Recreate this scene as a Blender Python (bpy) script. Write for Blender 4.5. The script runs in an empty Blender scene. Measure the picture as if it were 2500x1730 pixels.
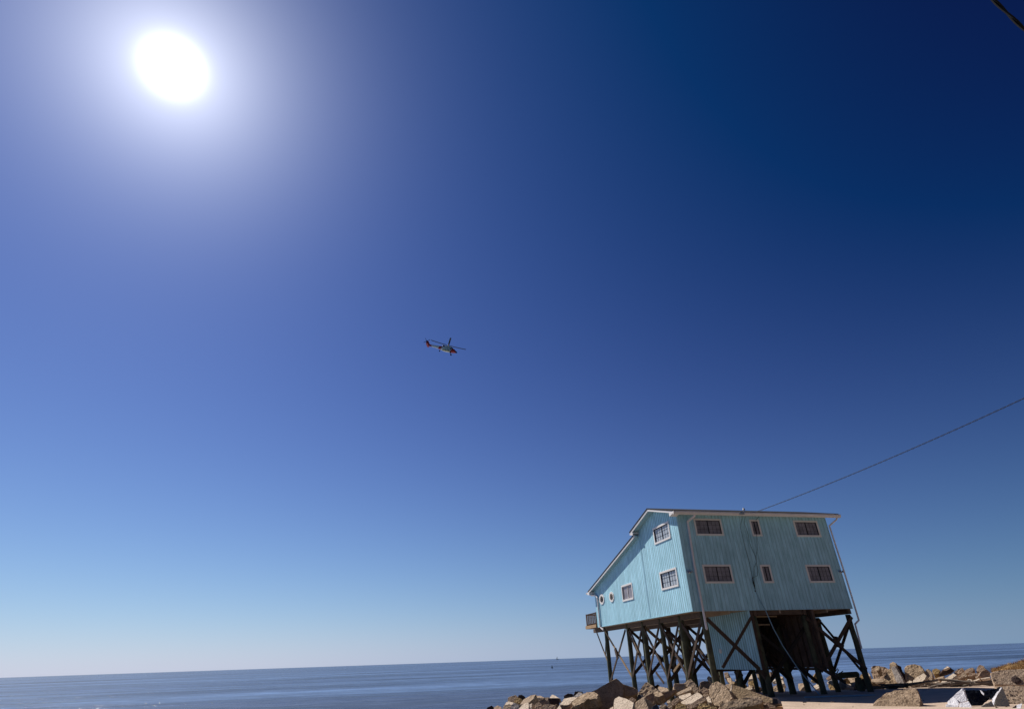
import bpy, bmesh, math, random
from mathutils import Vector, Matrix, noise
from mathutils.geometry import tessellate_polygon

# ------------------------------------------------------------------ camera
sc = bpy.context.scene
CAM = Vector((-17.5757, -31.7704, -2.21))
FPX, YAW, PITCH, ROLL = 1324.23, 0.2267, 0.5126, 0.0339      # focal in pixels of a 2500 px wide frame
F_ = Vector((math.sin(YAW)*math.cos(PITCH), math.cos(YAW)*math.cos(PITCH), math.sin(PITCH)))
R0 = Vector((math.cos(YAW), -math.sin(YAW), 0)); U0 = R0.cross(F_)
R_ = R0*math.cos(ROLL) - U0*math.sin(ROLL); U_ = R0*math.sin(ROLL) + U0*math.cos(ROLL)
cd = bpy.data.cameras.new('camera'); cam = bpy.data.objects.new('camera', cd)
sc.collection.objects.link(cam); sc.camera = cam
cd.sensor_width = 36; cd.lens = FPX/2500*36; cd.clip_start = .1; cd.clip_end = 120000
m3 = Matrix((R_, U_, -F_)).transposed()
cam.matrix_world = Matrix.Translation(CAM) @ m3.to_4x4()

def ray(x, y): return R_*((x-1250)/FPX) + U_*((865-y)/FPX) + F_
def at_range(x, y, r):                                         # the place seen there, r metres away over the ground
    d = ray(x, y); return CAM + d*(r/math.hypot(d.x, d.y))

# ------------------------------------------------------------------ sky and sun
SUN = ray(422, 165).normalized()
EL = math.asin(SUN.z); AZ = math.atan2(SUN.x, SUN.y)
w = bpy.data.worlds.new('World'); sc.world = w; w.use_nodes = True
nt = w.node_tree; N = nt.nodes; L = nt.links; N.clear()
def nd(t, **k):
    n = N.new(t)
    for a, b in k.items(): setattr(n, a, b)
    return n
def mth(op, a, b=None):
    n = nd('ShaderNodeMath', operation=op)
    for i, v in enumerate((a, b)):
        if v is None: continue
        if isinstance(v, (int, float)): n.inputs[i].default_value = v
        else: L.new(v, n.inputs[i])
    return n.outputs[0]
sky = nd('ShaderNodeTexSky', sky_type='NISHITA'); sky.sun_disc = False
sky.sun_elevation = EL; sky.sun_rotation = AZ
sky.altitude = 0; sky.air_density = 1.3; sky.dust_density = 0.1; sky.ozone_density = 6.0
tc = nd('ShaderNodeTexCoord')
dp = nd('ShaderNodeVectorMath', operation='DOT_PRODUCT'); L.new(tc.outputs['Generated'], dp.inputs[0]); dp.inputs[1].default_value = SUN
ang = mth('MULTIPLY', mth('ARCCOSINE', mth('MAXIMUM', mth('MINIMUM', dp.outputs['Value'], 1.0), -1.0)), 180/math.pi)   # degrees from the sun
def gauss(sig, k):
    q = mth('DIVIDE', ang, sig); q = mth('MULTIPLY', q, q)
    return mth('MULTIPLY', mth('EXPONENT', mth('MULTIPLY', q, -1.0)), k)
xyz = nd('ShaderNodeSeparateXYZ'); L.new(tc.outputs['Generated'], xyz.inputs[0])
el = mth('MAXIMUM', xyz.outputs['Z'], 0.0)
srgb = nd('ShaderNodeSeparateColor'); L.new(sky.outputs[0], srgb.inputs[0])
far1 = mth('SUBTRACT', 1.0, mth('MULTIPLY', mth('MINIMUM', ang, 125.0), .7/90)); far2 = mth('SUBTRACT', 1.0, mth('MULTIPLY', ang, .42/90))
disc = mth('ADD', gauss(1.5, 3.0), mth('MULTIPLY', mth('EXPONENT', mth('DIVIDE', ang, -4.6)), 1.12))
outc = nd('ShaderNodeCombineColor')
# clear deep air, the bright ring of forward scattered light round the sun, and pale sea air low on the horizon
for i, (a_, g_, h_, H_, k_, z_, dc, o_) in enumerate(((.485, 1.267, 1.35, 8.0, 1.34, .27, 9.3, .345), (.360, 1.336, 1.5, 8.3, 3.75, .165, 9.4, .255), (.86, .943, 1.3, 12.0, 7.7, .28, 10, 1.0))):
    t1 = mth('MULTIPLY', mth('MULTIPLY', mth('POWER', srgb.outputs[i], g_), a_), far1)
    t2 = mth('MULTIPLY', mth('EXPONENT', mth('DIVIDE', ang, -H_)), h_)
    t3 = mth('MULTIPLY', mth('MULTIPLY', mth('EXPONENT', mth('DIVIDE', el, -z_)), k_), far2)
    L.new(mth('MAXIMUM', mth('SUBTRACT', mth('ADD', mth('ADD', t1, t2), mth('ADD', t3, mth('MULTIPLY', disc, dc))), o_), .03), outc.inputs[i])
bg = nd('ShaderNodeBackground'); bg.inputs['Strength'].default_value = 0.10
L.new(outc.outputs[0], bg.inputs['Color'])
wo = nd('ShaderNodeOutputWorld'); L.new(bg.outputs[0], wo.inputs['Surface'])

sl = bpy.data.lights.new('sun', 'SUN'); sl.energy = 5.0; sl.angle = math.radians(.5); sl.color = (1, .94, .85)
so = bpy.data.objects.new('sun', sl); sc.collection.objects.link(so)
so.rotation_euler = SUN.to_track_quat('Z', 'Y').to_euler()
sc.view_settings.view_transform = 'Standard'; sc.view_settings.look = 'None'
sc.view_settings.exposure = 0; sc.view_settings.gamma = 1
sc.render.film_transparent = False
sc.cycles.max_bounces = 6

# ------------------------------------------------------------------ materials
def mat(name, col, rough=.8, metal=0, nz=None, bump=None, col2=None, spec=.3):
    """col; nz=(scale, amount): value mottling; col2: second colour mixed in by noise; bump=(scale, strength, distance)"""
    m = bpy.data.materials.new(name); m.use_nodes = True
    t = m.node_tree; b = t.nodes['Principled BSDF']
    b.inputs['Roughness'].default_value = rough; b.inputs['Metallic'].default_value = metal
    b.inputs['Specular IOR Level'].default_value = spec
    b.inputs['Base Color'].default_value = (*col, 1)
    co = t.nodes.new('ShaderNodeTexCoord')
    if nz:
        n = t.nodes.new('ShaderNodeTexNoise'); n.inputs['Scale'].default_value = nz[0]; n.inputs['Detail'].default_value = 8
        n.inputs['Roughness'].default_value = .65
        t.links.new(co.outputs['Object'], n.inputs['Vector'])
        r = t.nodes.new('ShaderNodeValToRGB'); r.color_ramp.elements[0].position = .3; r.color_ramp.elements[1].position = .7
        c2 = col2 or tuple(c*(1-nz[1]) for c in col)
        r.color_ramp.elements[0].color = (*c2, 1); r.color_ramp.elements[1].color = (*col, 1)
        t.links.new(n.outputs['Fac'], r.inputs[0]); t.links.new(r.outputs[0], b.inputs['Base Color'])
    if bump:
        n = t.nodes.new('ShaderNodeTexNoise'); n.inputs['Scale'].default_value = bump[0]; n.inputs['Detail'].default_value = 6
        t.links.new(co.outputs['Object'], n.inputs['Vector'])
        bp = t.nodes.new('ShaderNodeBump'); bp.inputs['Strength'].default_value = bump[1]; bp.inputs['Distance'].default_value = bump[2]
        t.links.new(n.outputs['Fac'], bp.inputs['Height']); t.links.new(bp.outputs[0], b.inputs['Normal'])
    return m

def siding(name, axis, GR=.85):
    """grooved plywood siding painted turquoise, weathered; grooves every 0.2 m along the given object axis"""
    m = mat(name, (.2, .47, .56), .75)
    t = m.node_tree; b = t.nodes['Principled BSDF']; ln = t.links.new
    co = t.nodes.new('ShaderNodeTexCoord'); sp = t.nodes.new('ShaderNodeSeparateXYZ'); ln(co.outputs['Object'], sp.inputs[0])
    def M(op, a, b_=None, c=None):
        n = t.nodes.new('ShaderNodeMath'); n.operation = op
        for i, v in enumerate((a, b_, c)):
            if v is None: continue
            if isinstance(v, (int, float)): n.inputs[i].default_value = v
            else: ln(v, n.inputs[i])
        return n.outputs[0]
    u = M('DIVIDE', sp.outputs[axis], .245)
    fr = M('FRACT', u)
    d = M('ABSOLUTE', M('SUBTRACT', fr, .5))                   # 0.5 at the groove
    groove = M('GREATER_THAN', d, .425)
    board = t.nodes.new('ShaderNodeTexWhiteNoise'); board.noise_dimensions = '1D'; ln(M('FLOOR', u), board.inputs['W'])
    # weather streaks: noise stretched vertically
    mp = t.nodes.new('ShaderNodeMapping'); mp.inputs['Scale'].default_value = (2.2, 2.2, .35); ln(co.outputs['Object'], mp.inputs[0])
    n1 = t.nodes.new('ShaderNodeTexNoise'); n1.inputs['Scale'].default_value = 2.5; n1.inputs['Detail'].default_value = 9; n1.inputs['Roughness'].default_value = .7
    ln(mp.outputs[0], n1.inputs['Vector'])
    rp = t.nodes.new('ShaderNodeValToRGB'); e = rp.color_ramp.elements
    e[0].position = .3; e[0].color = (.27, .52, .60, 1); e[1].position = .62; e[1].color = (.47, .78, .92, 1)
    ln(n1.outputs['Fac'], rp.inputs[0])
    n2 = t.nodes.new('ShaderNodeTexNoise'); n2.inputs['Scale'].default_value = .5; n2.inputs['Detail'].default_value = 4
    ln(co.outputs['Object'], n2.inputs['Vector'])
    hv = t.nodes.new('ShaderNodeHueSaturation'); ln(rp.outputs[0], hv.inputs['Color'])
    ln(M('ADD', M('ADD', M('MULTIPLY', board.outputs['Value'], .14), .70), M('MULTIPLY', n2.outputs['Fac'], .42)), hv.inputs['Value'])
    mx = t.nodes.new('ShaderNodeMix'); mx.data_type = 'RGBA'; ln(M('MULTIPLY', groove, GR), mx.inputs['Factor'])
    ln(hv.outputs[0], mx.inputs['A']); mx.inputs['B'].default_value = (.045, .10, .13, 1)     # groove dirt, with the groove's shade painted into the colour
    ln(mx.outputs['Result'], b.inputs['Base Color'])
    bp = t.nodes.new('ShaderNodeBump'); bp.inputs['Strength'].default_value = .5; bp.inputs['Distance'].default_value = .012
    ln(M('SUBTRACT', 1.0, groove), bp.inputs['Height']); ln(bp.outputs[0], b.inputs['Normal'])
    return m

M = {}
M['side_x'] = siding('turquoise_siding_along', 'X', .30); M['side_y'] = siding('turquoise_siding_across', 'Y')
M['trim'] = mat('white_trim', (.84, .80, .77), .6, nz=(3, .12))
M['shingle'] = mat('dark_shingle', (.035, .035, .04), .9, nz=(6, .5))
M['soffit'] = mat('soffit_board', (.72, .72, .68), .8, nz=(2, .15))
M['soffit2'] = mat('teal_shaded_overhang', (.36, .56, .60), .8, nz=(2, .2))  # teal shading reflected off the wall, put into the board colour
M['dim'] = mat('shaded_brace_wood', (.032, .024, .020), .9, nz=(3, .4))  # brace wood with the dim bay's shade put into its colour
M['floorply'] = mat('underfloor_plywood', (.56, .42, .30), .85, nz=(1.2, .4))
M['beam'] = mat('weathered_beam', (.15, .10, .072), .85, nz=(3, .5), bump=(12, .4, .01))
M['pile'] = mat('pile_wood', (.13, .14, .08), .9, nz=(2.5, .5), col2=(.05, .042, .03), bump=(14, .6, .015))
M['brace'] = mat('brace_wood', (.10, .064, .045), .85, nz=(3, .5), bump=(12, .4, .008))
M['brace_pale'] = mat('new_brace_wood', (.34, .23, .13), .8, nz=(4, .3))
M['deckwood'] = mat('deck_wood', (.17, .09, .055), .8, nz=(4, .4))
M['deckpale'] = mat('deck_rim_wood', (.50, .32, .17), .8, nz=(4, .3))
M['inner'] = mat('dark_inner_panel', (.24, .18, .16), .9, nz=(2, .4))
M['glass'] = mat('window_glass', (.34, .31, .34), .3, nz=(2.5, .5), spec=.35)
M['curtain'] = mat('curtained_glass', (.46, .51, .56), .35, nz=(1, .15), spec=.5)
M['sash'] = mat('dark_sash', (.018, .016, .018), .5)
M['cable'] = mat('black_cable', (.012, .011, .010), .6)
M['pipe'] = mat('downspout_white', (.86, .79, .77), .45, nz=(4, .15))
M['bluecable'] = mat('pale_blue_cable', (.22, .38, .50), .5)
M['metal'] = mat('galvanised_metal', (.45, .45, .45), .4, .6)
ROCK = {}
def rk(n, c, c2, sc_=3.2):
    m = mat('concrete_'+n, c, .92, nz=(sc_, .4), col2=c2, bump=(11, .9, .05), spec=.15); ROCK[n] = m
    # small dark pits and stains on top of the mottling
    t = m.node_tree; b = t.nodes['Principled BSDF']; src = b.inputs['Base Color'].links[0].from_socket
    v = t.nodes.new('ShaderNodeTexNoise'); v.inputs['Scale'].default_value = 17; v.inputs['Detail'].default_value = 3
    co = t.nodes.new('ShaderNodeTexCoord'); t.links.new(co.outputs['Object'], v.inputs['Vector'])
    r = t.nodes.new('ShaderNodeValToRGB'); r.color_ramp.elements[0].position = .36; r.color_ramp.elements[1].position = .5
    r.color_ramp.elements[0].color = (.35, .31, .27, 1); r.color_ramp.elements[1].color = (1, 1, 1, 1); t.links.new(v.outputs['Fac'], r.inputs[0])
    mx = t.nodes.new('ShaderNodeMix'); mx.data_type = 'RGBA'; mx.blend_type = 'MULTIPLY'; mx.inputs['Factor'].default_value = .6
    t.links.new(src, mx.inputs['A']); t.links.new(r.outputs[0], mx.inputs['B']); t.links.new(mx.outputs['Result'], b.inputs['Base Color'])
rk('tan', (.56, .43, .31), (.31, .22, .15)); rk('pale', (.72, .60, .47), (.55, .44, .34)); rk('brown', (.46, .33, .235), (.24, .165, .115))
rk('dark', (.10, .065, .055), (.04, .03, .03)); rk('ochre', (.50, .34, .16), (.22, .15, .075)); rk('grey', (.48, .43, .40), (.22, .19, .18))
rk('smooth', (.48, .35, .22), (.41, .30, .18), 1.5); rk('blue', (.13, .135, .17), (.05, .05, .06)); rk('shell', (.60, .45, .31), (.23, .16, .10), 4)
M['slab'] = mat('concrete_slab', (.62, .47, .36), .9, nz=(1.3, .3), bump=(9, .9, .04))
M['groundm'] = mat('sandy_ground', (.15, .12, .085), .95, nz=(.8, .5), bump=(6, .8, .05))
M['drift'] = mat('driftwood', (.26, .21, .17), .9, nz=(1.2, .75))
M['grass'] = mat('dry_grass', (.52, .32, .14), .9, nz=(1.5, .5), col2=(.27, .17, .07))
M['sheet'] = mat('white_sheet_metal', (.80, .79, .83), .5, nz=(2, .12), bump=(5, .4, .03))
M['greysheet'] = mat('grey_sheet_metal', (.30, .30, .27), .6, nz=(2, .2), bump=(5, .4, .03))
M['tarp'] = mat('black_plastic_sheet', (.010, .012, .016), .22, bump=(4, .8, .08), spec=.5)

# sea
sea = bpy.data.materials.new('sea_water'); sea.use_nodes = True
t = sea.node_tree; b = t.nodes['Principled BSDF']; ln = t.links.new
b.inputs['Base Color'].default_value = (.045, .075, .135, 1); b.inputs['Roughness'].default_value = .07
b.inputs['IOR'].default_value = 1.33; b.inputs['Specular IOR Level'].default_value = .3
co = t.nodes.new('ShaderNodeTexCoord')
mp = t.nodes.new('ShaderNodeMapping'); mp.inputs['Rotation'].default_value = (0, 0, -YAW); mp.inputs['Scale'].default_value = (.25, 1, 1); ln(co.outputs['Object'], mp.inputs[0])
prev = None
for s_, st, di in ((.09, 1, .7), (.5, 1, .25), (2.2, 1, .08)):
    n = t.nodes.new('ShaderNodeTexNoise'); n.inputs['Scale'].default_value = s_; n.inputs['Detail'].default_value = 5; n.inputs['Roughness'].default_value = .6
    ln(mp.outputs[0], n.inputs['Vector'])
    bp = t.nodes.new('ShaderNodeBump'); bp.inputs['Strength'].default_value = st; bp.inputs['Distance'].default_value = di
    ln(n.outputs['Fac'], bp.inputs['Height'])
    if prev: ln(prev, bp.inputs['Normal'])
    prev = bp.outputs[0]
ln(prev, b.inputs['Normal'])
# wide bands where the wind ruffles the water more (cloudier, siltier strips run along the shore)
mp2 = t.nodes.new('ShaderNodeMapping'); mp2.inputs['Scale'].default_value = (.004, .03, 1); mp2.inputs['Rotation'].default_value = (0, 0, -.1); ln(co.outputs['Object'], mp2.inputs[0])
n = t.nodes.new('ShaderNodeTexNoise'); n.inputs['Scale'].default_value = 1.0; n.inputs['Detail'].default_value = 4; ln(mp2.outputs[0], n.inputs['Vector'])
r = t.nodes.new('ShaderNodeValToRGB'); r.color_ramp.elements[0].position = .38; r.color_ramp.elements[1].position = .62
r.color_ramp.elements[0].color = (.050, .082, .165, 1); r.color_ramp.elements[1].color = (.10, .165, .31, 1); ln(n.outputs['Fac'], r.inputs[0])
# silty darker water close to the shore, and the light and dark of fine chop painted into the colour
sx = t.nodes.new('ShaderNodeSeparateXYZ'); ln(co.outputs['Object'], sx.inputs[0])
mr = t.nodes.new('ShaderNodeMapRange'); mr.inputs['From Min'].default_value = 52; mr.inputs['From Max'].default_value = 75; ln(sx.outputs['Y'], mr.inputs['Value'])
n3 = t.nodes.new('ShaderNodeTexNoise'); n3.inputs['Scale'].default_value = .03; n3.inputs['Detail'].default_value = 15; n3.inputs['Roughness'].default_value = .82; ln(mp.outputs[0], n3.inputs['Vector'])
r3 = t.nodes.new('ShaderNodeMapRange'); r3.inputs['From Min'].default_value = .35; r3.inputs['From Max'].default_value = .65; r3.inputs['To Min'].default_value = .35; r3.inputs['To Max'].default_value = 1.75; ln(n3.outputs['Fac'], r3.inputs['Value'])
m1_ = t.nodes.new('ShaderNodeMix'); m1_.data_type = 'RGBA'; ln(mr.outputs[0], m1_.inputs['Factor']); m1_.inputs['A'].default_value = (.048, .070, .135, 1); ln(r.outputs[0], m1_.inputs['B'])
hv = t.nodes.new('ShaderNodeHueSaturation'); ln(m1_.outputs['Result'], hv.inputs['Color']); ln(r3.outputs[0], hv.inputs['Value'])
df = t.nodes.new('ShaderNodeBsdfDiffuse'); gl = t.nodes.new('ShaderNodeBsdfGlossy'); gl.inputs['Roughness'].default_value = .16
n4 = t.nodes.new('ShaderNodeTexNoise'); n4.inputs['Scale'].default_value = .9; n4.inputs['Detail'].default_value = 6; n4.inputs['Roughness'].default_value = .7; ln(mp.outputs[0], n4.inputs['Vector'])
r4 = t.nodes.new('ShaderNodeMapRange'); r4.inputs['From Min'].default_value = .3; r4.inputs['From Max'].default_value = .7; r4.inputs['To Min'].default_value = .45; r4.inputs['To Max'].default_value = 1.55; ln(n4.outputs['Fac'], r4.inputs['Value'])
h2 = t.nodes.new('ShaderNodeHueSaturation'); ln(hv.outputs[0], h2.inputs['Color']); ln(r4.outputs[0], h2.inputs['Value'])
ln(h2.outputs[0], df.inputs['Color']); ln(prev, df.inputs['Normal']); ln(prev, gl.inputs['Normal'])
ms = t.nodes.new('ShaderNodeMixShader'); ms.inputs[0].default_value = .30; ln(df.outputs[0], ms.inputs[1]); ln(gl.outputs[0], ms.inputs[2])
t.nodes.remove(b); ln(ms.outputs[0], t.nodes['Material Output'].inputs['Surface'])

# ------------------------------------------------------------------ helpers
C = sc.collection
def link(name, bm, m, parent=None, smooth=False):
    me = bpy.data.meshes.new(name)
    bmesh.ops.recalc_face_normals(bm, faces=bm.faces)
    bm.to_mesh(me); bm.free()
    for x in (m if isinstance(m, (list, tuple)) else [m]): me.materials.append(x)
    if smooth: me.polygons.foreach_set('use_smooth', [True]*len(me.polygons))
    o = bpy.data.objects.new(name, me); C.objects.link(o)
    if parent is not None:
        o.parent = parent
        if parent.matrix_world != Matrix(): o.matrix_parent_inverse = parent.matrix_world.inverted()
    return o
def tag(o, label=None, cat=None, group=None, kind=None):
    if label: o['label'] = label
    if cat: o['category'] = cat
    if group: o['group'] = group
    if kind: o['kind'] = kind
    return o
def thing(name, label, cat, loc, group=None):
    o = bpy.data.objects.new(name, None); C.objects.link(o); o.location = loc
    o.empty_display_size = .3
    bpy.context.view_layer.update()
    return tag(o, label, cat, group)
def box(bm, a, b):
    x0, y0, z0 = a; x1, y1, z1 = b
    v = [bm.verts.new(p) for p in ((x0,y0,z0),(x1,y0,z0),(x1,y1,z0),(x0,y1,z0),(x0,y0,z1),(x1,y0,z1),(x1,y1,z1),(x0,y1,z1))]
    for f in ((0,1,2,3),(4,5,6,7),(0,1,5,4),(1,2,6,5),(2,3,7,6),(3,0,4,7)): bm.faces.new([v[i] for i in f])
def bar(bm, p, q, w_, t_, up=(0, 0, 1)):
    """a rectangular timber from p to q, w_ wide (across up), t_ thick"""
    p = Vector(p); q = Vector(q); d = (q-p).normalized(); up = Vector(up)
    s = d.cross(up)
    if s.length < 1e-3: s = d.cross(Vector((1, 0, 0)))
    s.normalize(); u = s.cross(d).normalized()
    vs = []
    for e in (p, q):
        for a, c in ((-1,-1),(1,-1),(1,1),(-1,1)): vs.append(bm.verts.new(e + s*(a*t_/2) + u*(c*w_/2)))
    for f in ((0,1,2,3),(4,5,6,7),(0,1,5,4),(1,2,6,5),(2,3,7,6),(3,0,4,7)): bm.faces.new([vs[i] for i in f])
def tube(bm, pts, r, n=8, r2=None):
    pts = [Vector(p) for p in pts]; rings = []
    r2 = r if r2 is None else r2
    prev = None
    for i, p in enumerate(pts):
        d = (pts[min(i+1, len(pts)-1)] - pts[max(i-1, 0)]).normalized()
        s = d.cross(prev if prev is not None else Vector((0, 0, 1)))
        if prev is None and s.length < .05: s = d.cross(Vector((1, 0, 0)))
        s.normalize(); u = s.cross(d).normalized(); prev = u.copy() if False else None
        rr = r + (r2-r)*i/(len(pts)-1)
        rings.append([bm.verts.new(p + s*(math.cos(k*2*math.pi/n)*rr) + u*(math.sin(k*2*math.pi/n)*rr)) for k in range(n)])
    for a, c in zip(rings, rings[1:]):
        for k in range(n): bm.faces.new((a[k], a[(k+1) % n], c[(k+1) % n], c[k]))
    bm.faces.new(rings[0]); bm.faces.new(rings[-1])

# ------------------------------------------------------------------ setting: sea, ground, slab
GZ, SEAZ = -4.38, -6.1
bm = bmesh.new()
xs = [-60000, -3000, -400, -60, 0, 60, 400, 3000, 60000]; ys = [-20, 0, 30, 80, 300, 1200, 5000, 60000]
g = [[bm.verts.new((x, y, SEAZ)) for x in xs] for y in ys]
for j in range(len(ys)-1):
    for i in range(len(xs)-1): bm.faces.new((g[j][i], g[j][i+1], g[j+1][i+1], g[j+1][i]))
tag(link('sea', bm, sea), 'calm blue sea reaching the horizon', kind='structure')

def edge_y(x):                                                 # seaward edge of the firm ground
    if x < -16: return -9.0
    if x < -6: return -9 + (x+16)/10*13
    if x < 3: return 4
    if x < 6: return 4 + (x-3)/3*9
    if x < 11.5: return 13.0
    if x < 16: return 13 - (x-11.5)/4.5*7.6
    return 5.4
def bearing(x, y): return math.degrees(math.atan2(x-CAM.x, y-CAM.y))
def azim(px): d = ray(px, 1640); return math.degrees(math.atan2(d.x, d.y))
AZS = azim(1893)
def firm(y): return GZ - .04*max(0, y+1)
def land(x, y):
    s_ = edge_y(x)
    if bearing(x, y) < AZS and math.hypot(x-CAM.x, y-CAM.y) > 27 and x < 3.4:        # the hollow the rubble lies in
        z = GZ - .95
        return z if y <= s_ else z - (SEAZ*-1 + z + 1.0)*min(1, (y-s_)/(13 if x > -6 else 9))
    if y <= s_: return firm(y) - .06
    k = min(1, (y-s_)/9); z = firm(s_) - .06; return z - (SEAZ*-1 + z + 1.0)*(k**1.1)
bm = bmesh.new(); nx, ny = 150, 90
gx = [-160 + 340*(i/nx) for i in range(nx+1)]; gx = sorted(set(gx + [-24+.5*i for i in range(150)]))
gy = sorted(set([-120 + 4*i for i in range(27)] + [-14+.6*i for i in range(66)]))
vv = [[bm.verts.new((x, y, land(x, y) + (.18*noise.noise((x*.5, y*.5, 3)) - .08 if (y > edge_y(x)+.1 or (x < 3.3 and y > -9)) else 0))) for x in gx] for y in gy]
for j in range(len(gy)-1):
    for i in range(len(gx)-1): bm.faces.new((vv[j][i], vv[j][i+1], vv[j+1][i+1], vv[j+1][i]))
tag(link('ground', bm, M['groundm'], smooth=True), 'sandy shore ground sloping down to the water', kind='structure')
bm = bmesh.new()
bl = [(CAM.x+math.sin(math.radians(AZS))*q, CAM.y+math.cos(math.radians(AZS))*q) for q in (22, 26, 29, 31, 33, 34.5)]
bl = [(x+.25*noise.noise((x*2, y, 0)), y) for x, y in bl]
edge = [(-6.5, -19), (70, -19), (70, -1), (70, 5.2), (40, 5.5), (30, 5.1), (25, 5.5), (20, 5.0), (17.5, 5.5), (16, 5.3), (14.2, 8.3), (12.6, 11), (11.2, 12.7), (9, 12.6), (7, 13.1), (5.2, 12.6), (3.6, 10), (3.5, -1)] + bl[::-1]
bm = bmesh.new()
top = [bm.verts.new((x, y, firm(y))) for x, y in edge]; bot = [bm.verts.new((x, y, firm(y)-.35)) for x, y in edge]
near = [i for i, (x, y) in enumerate(edge) if y <= -1]; farp = [i for i, (x, y) in enumerate(edge) if y >= -1]
bm.faces.new([top[i] for i in sorted(near)]); bm.faces.new([top[i] for i in sorted(farp)])
for i in range(len(edge)): j = (i+1) % len(edge); bm.faces.new((top[i], top[j], bot[j], bot[i]))
tag(link('pavement', bm, M['slab']), 'pale concrete slab running under the house', kind='structure')

# ------------------------------------------------------------------ the house
HL, HW = 10.87, 16.1            # side facing the camera, gable side
house = thing('stilt_house', 'turquoise two storey beach house standing on tall dark timber piles', 'house', (5.4, 8, GZ))
SEAM, RIDGE = 5.77, 2.885
def ztop(y):                    # underside of the roofs
    if y <= RIDGE: return 6.40 - (RIDGE-y)*.272
    if y <= SEAM: return 6.40 - (y-RIDGE)*.266
    return 2.64 + .2425*(16.7-y)
def wall(outer, holes, place, thick, m, parent):
    """outer and holes as (u, z) loops; place(u, z, depth) gives the point"""
    bm = bmesh.new(); loops = [outer]+holes
    for dep in (0, thick):
        pts = [[Vector((u, z, 0)) for u, z in lp] for lp in loops]
        flat = [p for lp in pts for p in lp]
        vs = [bm.verts.new(place(p.x, p.y, dep)) for p in flat]
        for tri in tessellate_polygon(pts):
            try: bm.faces.new([vs[i] for i in tri])
            except ValueError: pass
        if dep == 0: front = vs
    k = 0
    for lp in loops:
        n = len(lp)
        for i in range(n):
            a, c = k+i, k+(i+1) % n
            bm.faces.new((front[a], front[c], vs[c], vs[a]))
        k += n
    return link('wall', bm, m, parent)
# windows on the long side: (x0, x1, z0, z1, kind)
winA = [(1.13, 3.06, 4.217, 5.258, 'wide'), (1.13, 3.06, 1.448, 2.508, 'wide'), (5.08, 5.785, 4.217, 5.258, 'slim'), (5.08, 5.785, 1.448, 2.508, 'slim'),
        (8.30, 10.14, 4.217, 5.258, 'wide'), (8.30, 10.14, 1.448, 2.508, 'wide')]
winB = [(1.11, 3.46, 4.26, 5.33, 'curtain'), (1.11, 3.46, 1.433, 2.527, 'curtain'), (8.05, 10.09, 1.362, 2.474, 'plain')]
octs = [(14.45, 1.94, .56, .40), (12.24, 1.91, .50, .39)]
TR = .11
rect = lambda w_: [(w_[0]+TR, w_[2]+TR), (w_[1]-TR, w_[2]+TR), (w_[1]-TR, w_[3]-TR), (w_[0]+TR, w_[3]-TR)]
PA = lambda u, z, d: (u, d, z)          # long side: y = depth into the house
PB = lambda u, z, d: (d, u, z)
def octo(y, z, a, c, s=1): return [(y + a*s*math.cos(math.pi/8 + k*math.pi/4), z + c*s*math.sin(math.pi/8 + k*math.pi/4)) for k in range(8)]
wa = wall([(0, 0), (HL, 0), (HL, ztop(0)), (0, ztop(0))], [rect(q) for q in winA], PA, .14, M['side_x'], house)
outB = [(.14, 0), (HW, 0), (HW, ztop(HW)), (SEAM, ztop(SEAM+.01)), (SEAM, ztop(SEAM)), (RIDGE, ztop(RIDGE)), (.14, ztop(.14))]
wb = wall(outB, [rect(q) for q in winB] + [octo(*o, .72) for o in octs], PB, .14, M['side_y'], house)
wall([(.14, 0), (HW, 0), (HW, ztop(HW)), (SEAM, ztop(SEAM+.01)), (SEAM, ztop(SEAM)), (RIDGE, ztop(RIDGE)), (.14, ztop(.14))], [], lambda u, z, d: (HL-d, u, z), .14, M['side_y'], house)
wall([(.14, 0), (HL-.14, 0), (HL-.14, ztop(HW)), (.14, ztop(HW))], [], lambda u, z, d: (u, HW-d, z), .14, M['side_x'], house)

def window(q, P, kind, glass):
    u0, u1, z0, z1, _ = q
    bm = bmesh.new()
    def bx(a0, a1, b0, b1, d0, d1):
        p, r = P(a0, b0, d0), P(a1, b1, d1); box(bm, tuple(map(min, p, r)), tuple(map(max, p, r)))
    # casing: four boards butted together, proud of the wall, and a sill a little deeper
    bx(u0, u1, z1-TR, z1, -.035, .05); bx(u0, u1, z0, z0+TR, -.05, .05)
    bx(u0, u0+TR, z0+TR, z1-TR, -.033, .05); bx(u1-TR, u1, z0+TR, z1-TR, -.033, .05)
    fr = link('window', bm, M['trim'], house)
    bm = bmesh.new(); a0, a1, b0, b1 = u0+TR, u1-TR, z0+TR, z1-TR
    bx(a0, a1, b0, b1, .055, .065); gp = link('pane', bm, glass, fr)
    bm = bmesh.new(); s = .024; mid = (a0+a1)/2; sm = M['trim'] if kind == 'plain' else M['sash']
    bx(a0, a1, b1-s, b1, .022, .053); bx(a0, a1, b0, b0+s, .022, .053); bx(a0, a0+s, b0+s, b1-s, .022, .053); bx(a1-s, a1, b0+s, b1-s, .022, .053)
    bx(mid-.022, mid+.022, b0+s, b1-s, .018, .053)
    link('sash', bm, sm, fr)
    if kind in ('wide', 'curtain'):
        bm = bmesh.new(); ww = .008
        for sgn in (0, 1):
            l0 = a0+s if sgn == 0 else mid+.022; l1 = mid-.022 if sgn == 0 else a1-s
            for k in (1, 2): x = l0+(l1-l0)*k/3; bx(x-ww/2, x+ww/2, b0+s, b1-s, .038, .051)
            for k in (1, 2): z = b0+s+(b1-b0-2*s)*k/3; bx(l0, l1, z-ww/2, z+ww/2, .040, .0515)
        link('muntin', bm, M['sash'], fr)
    return fr
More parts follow.
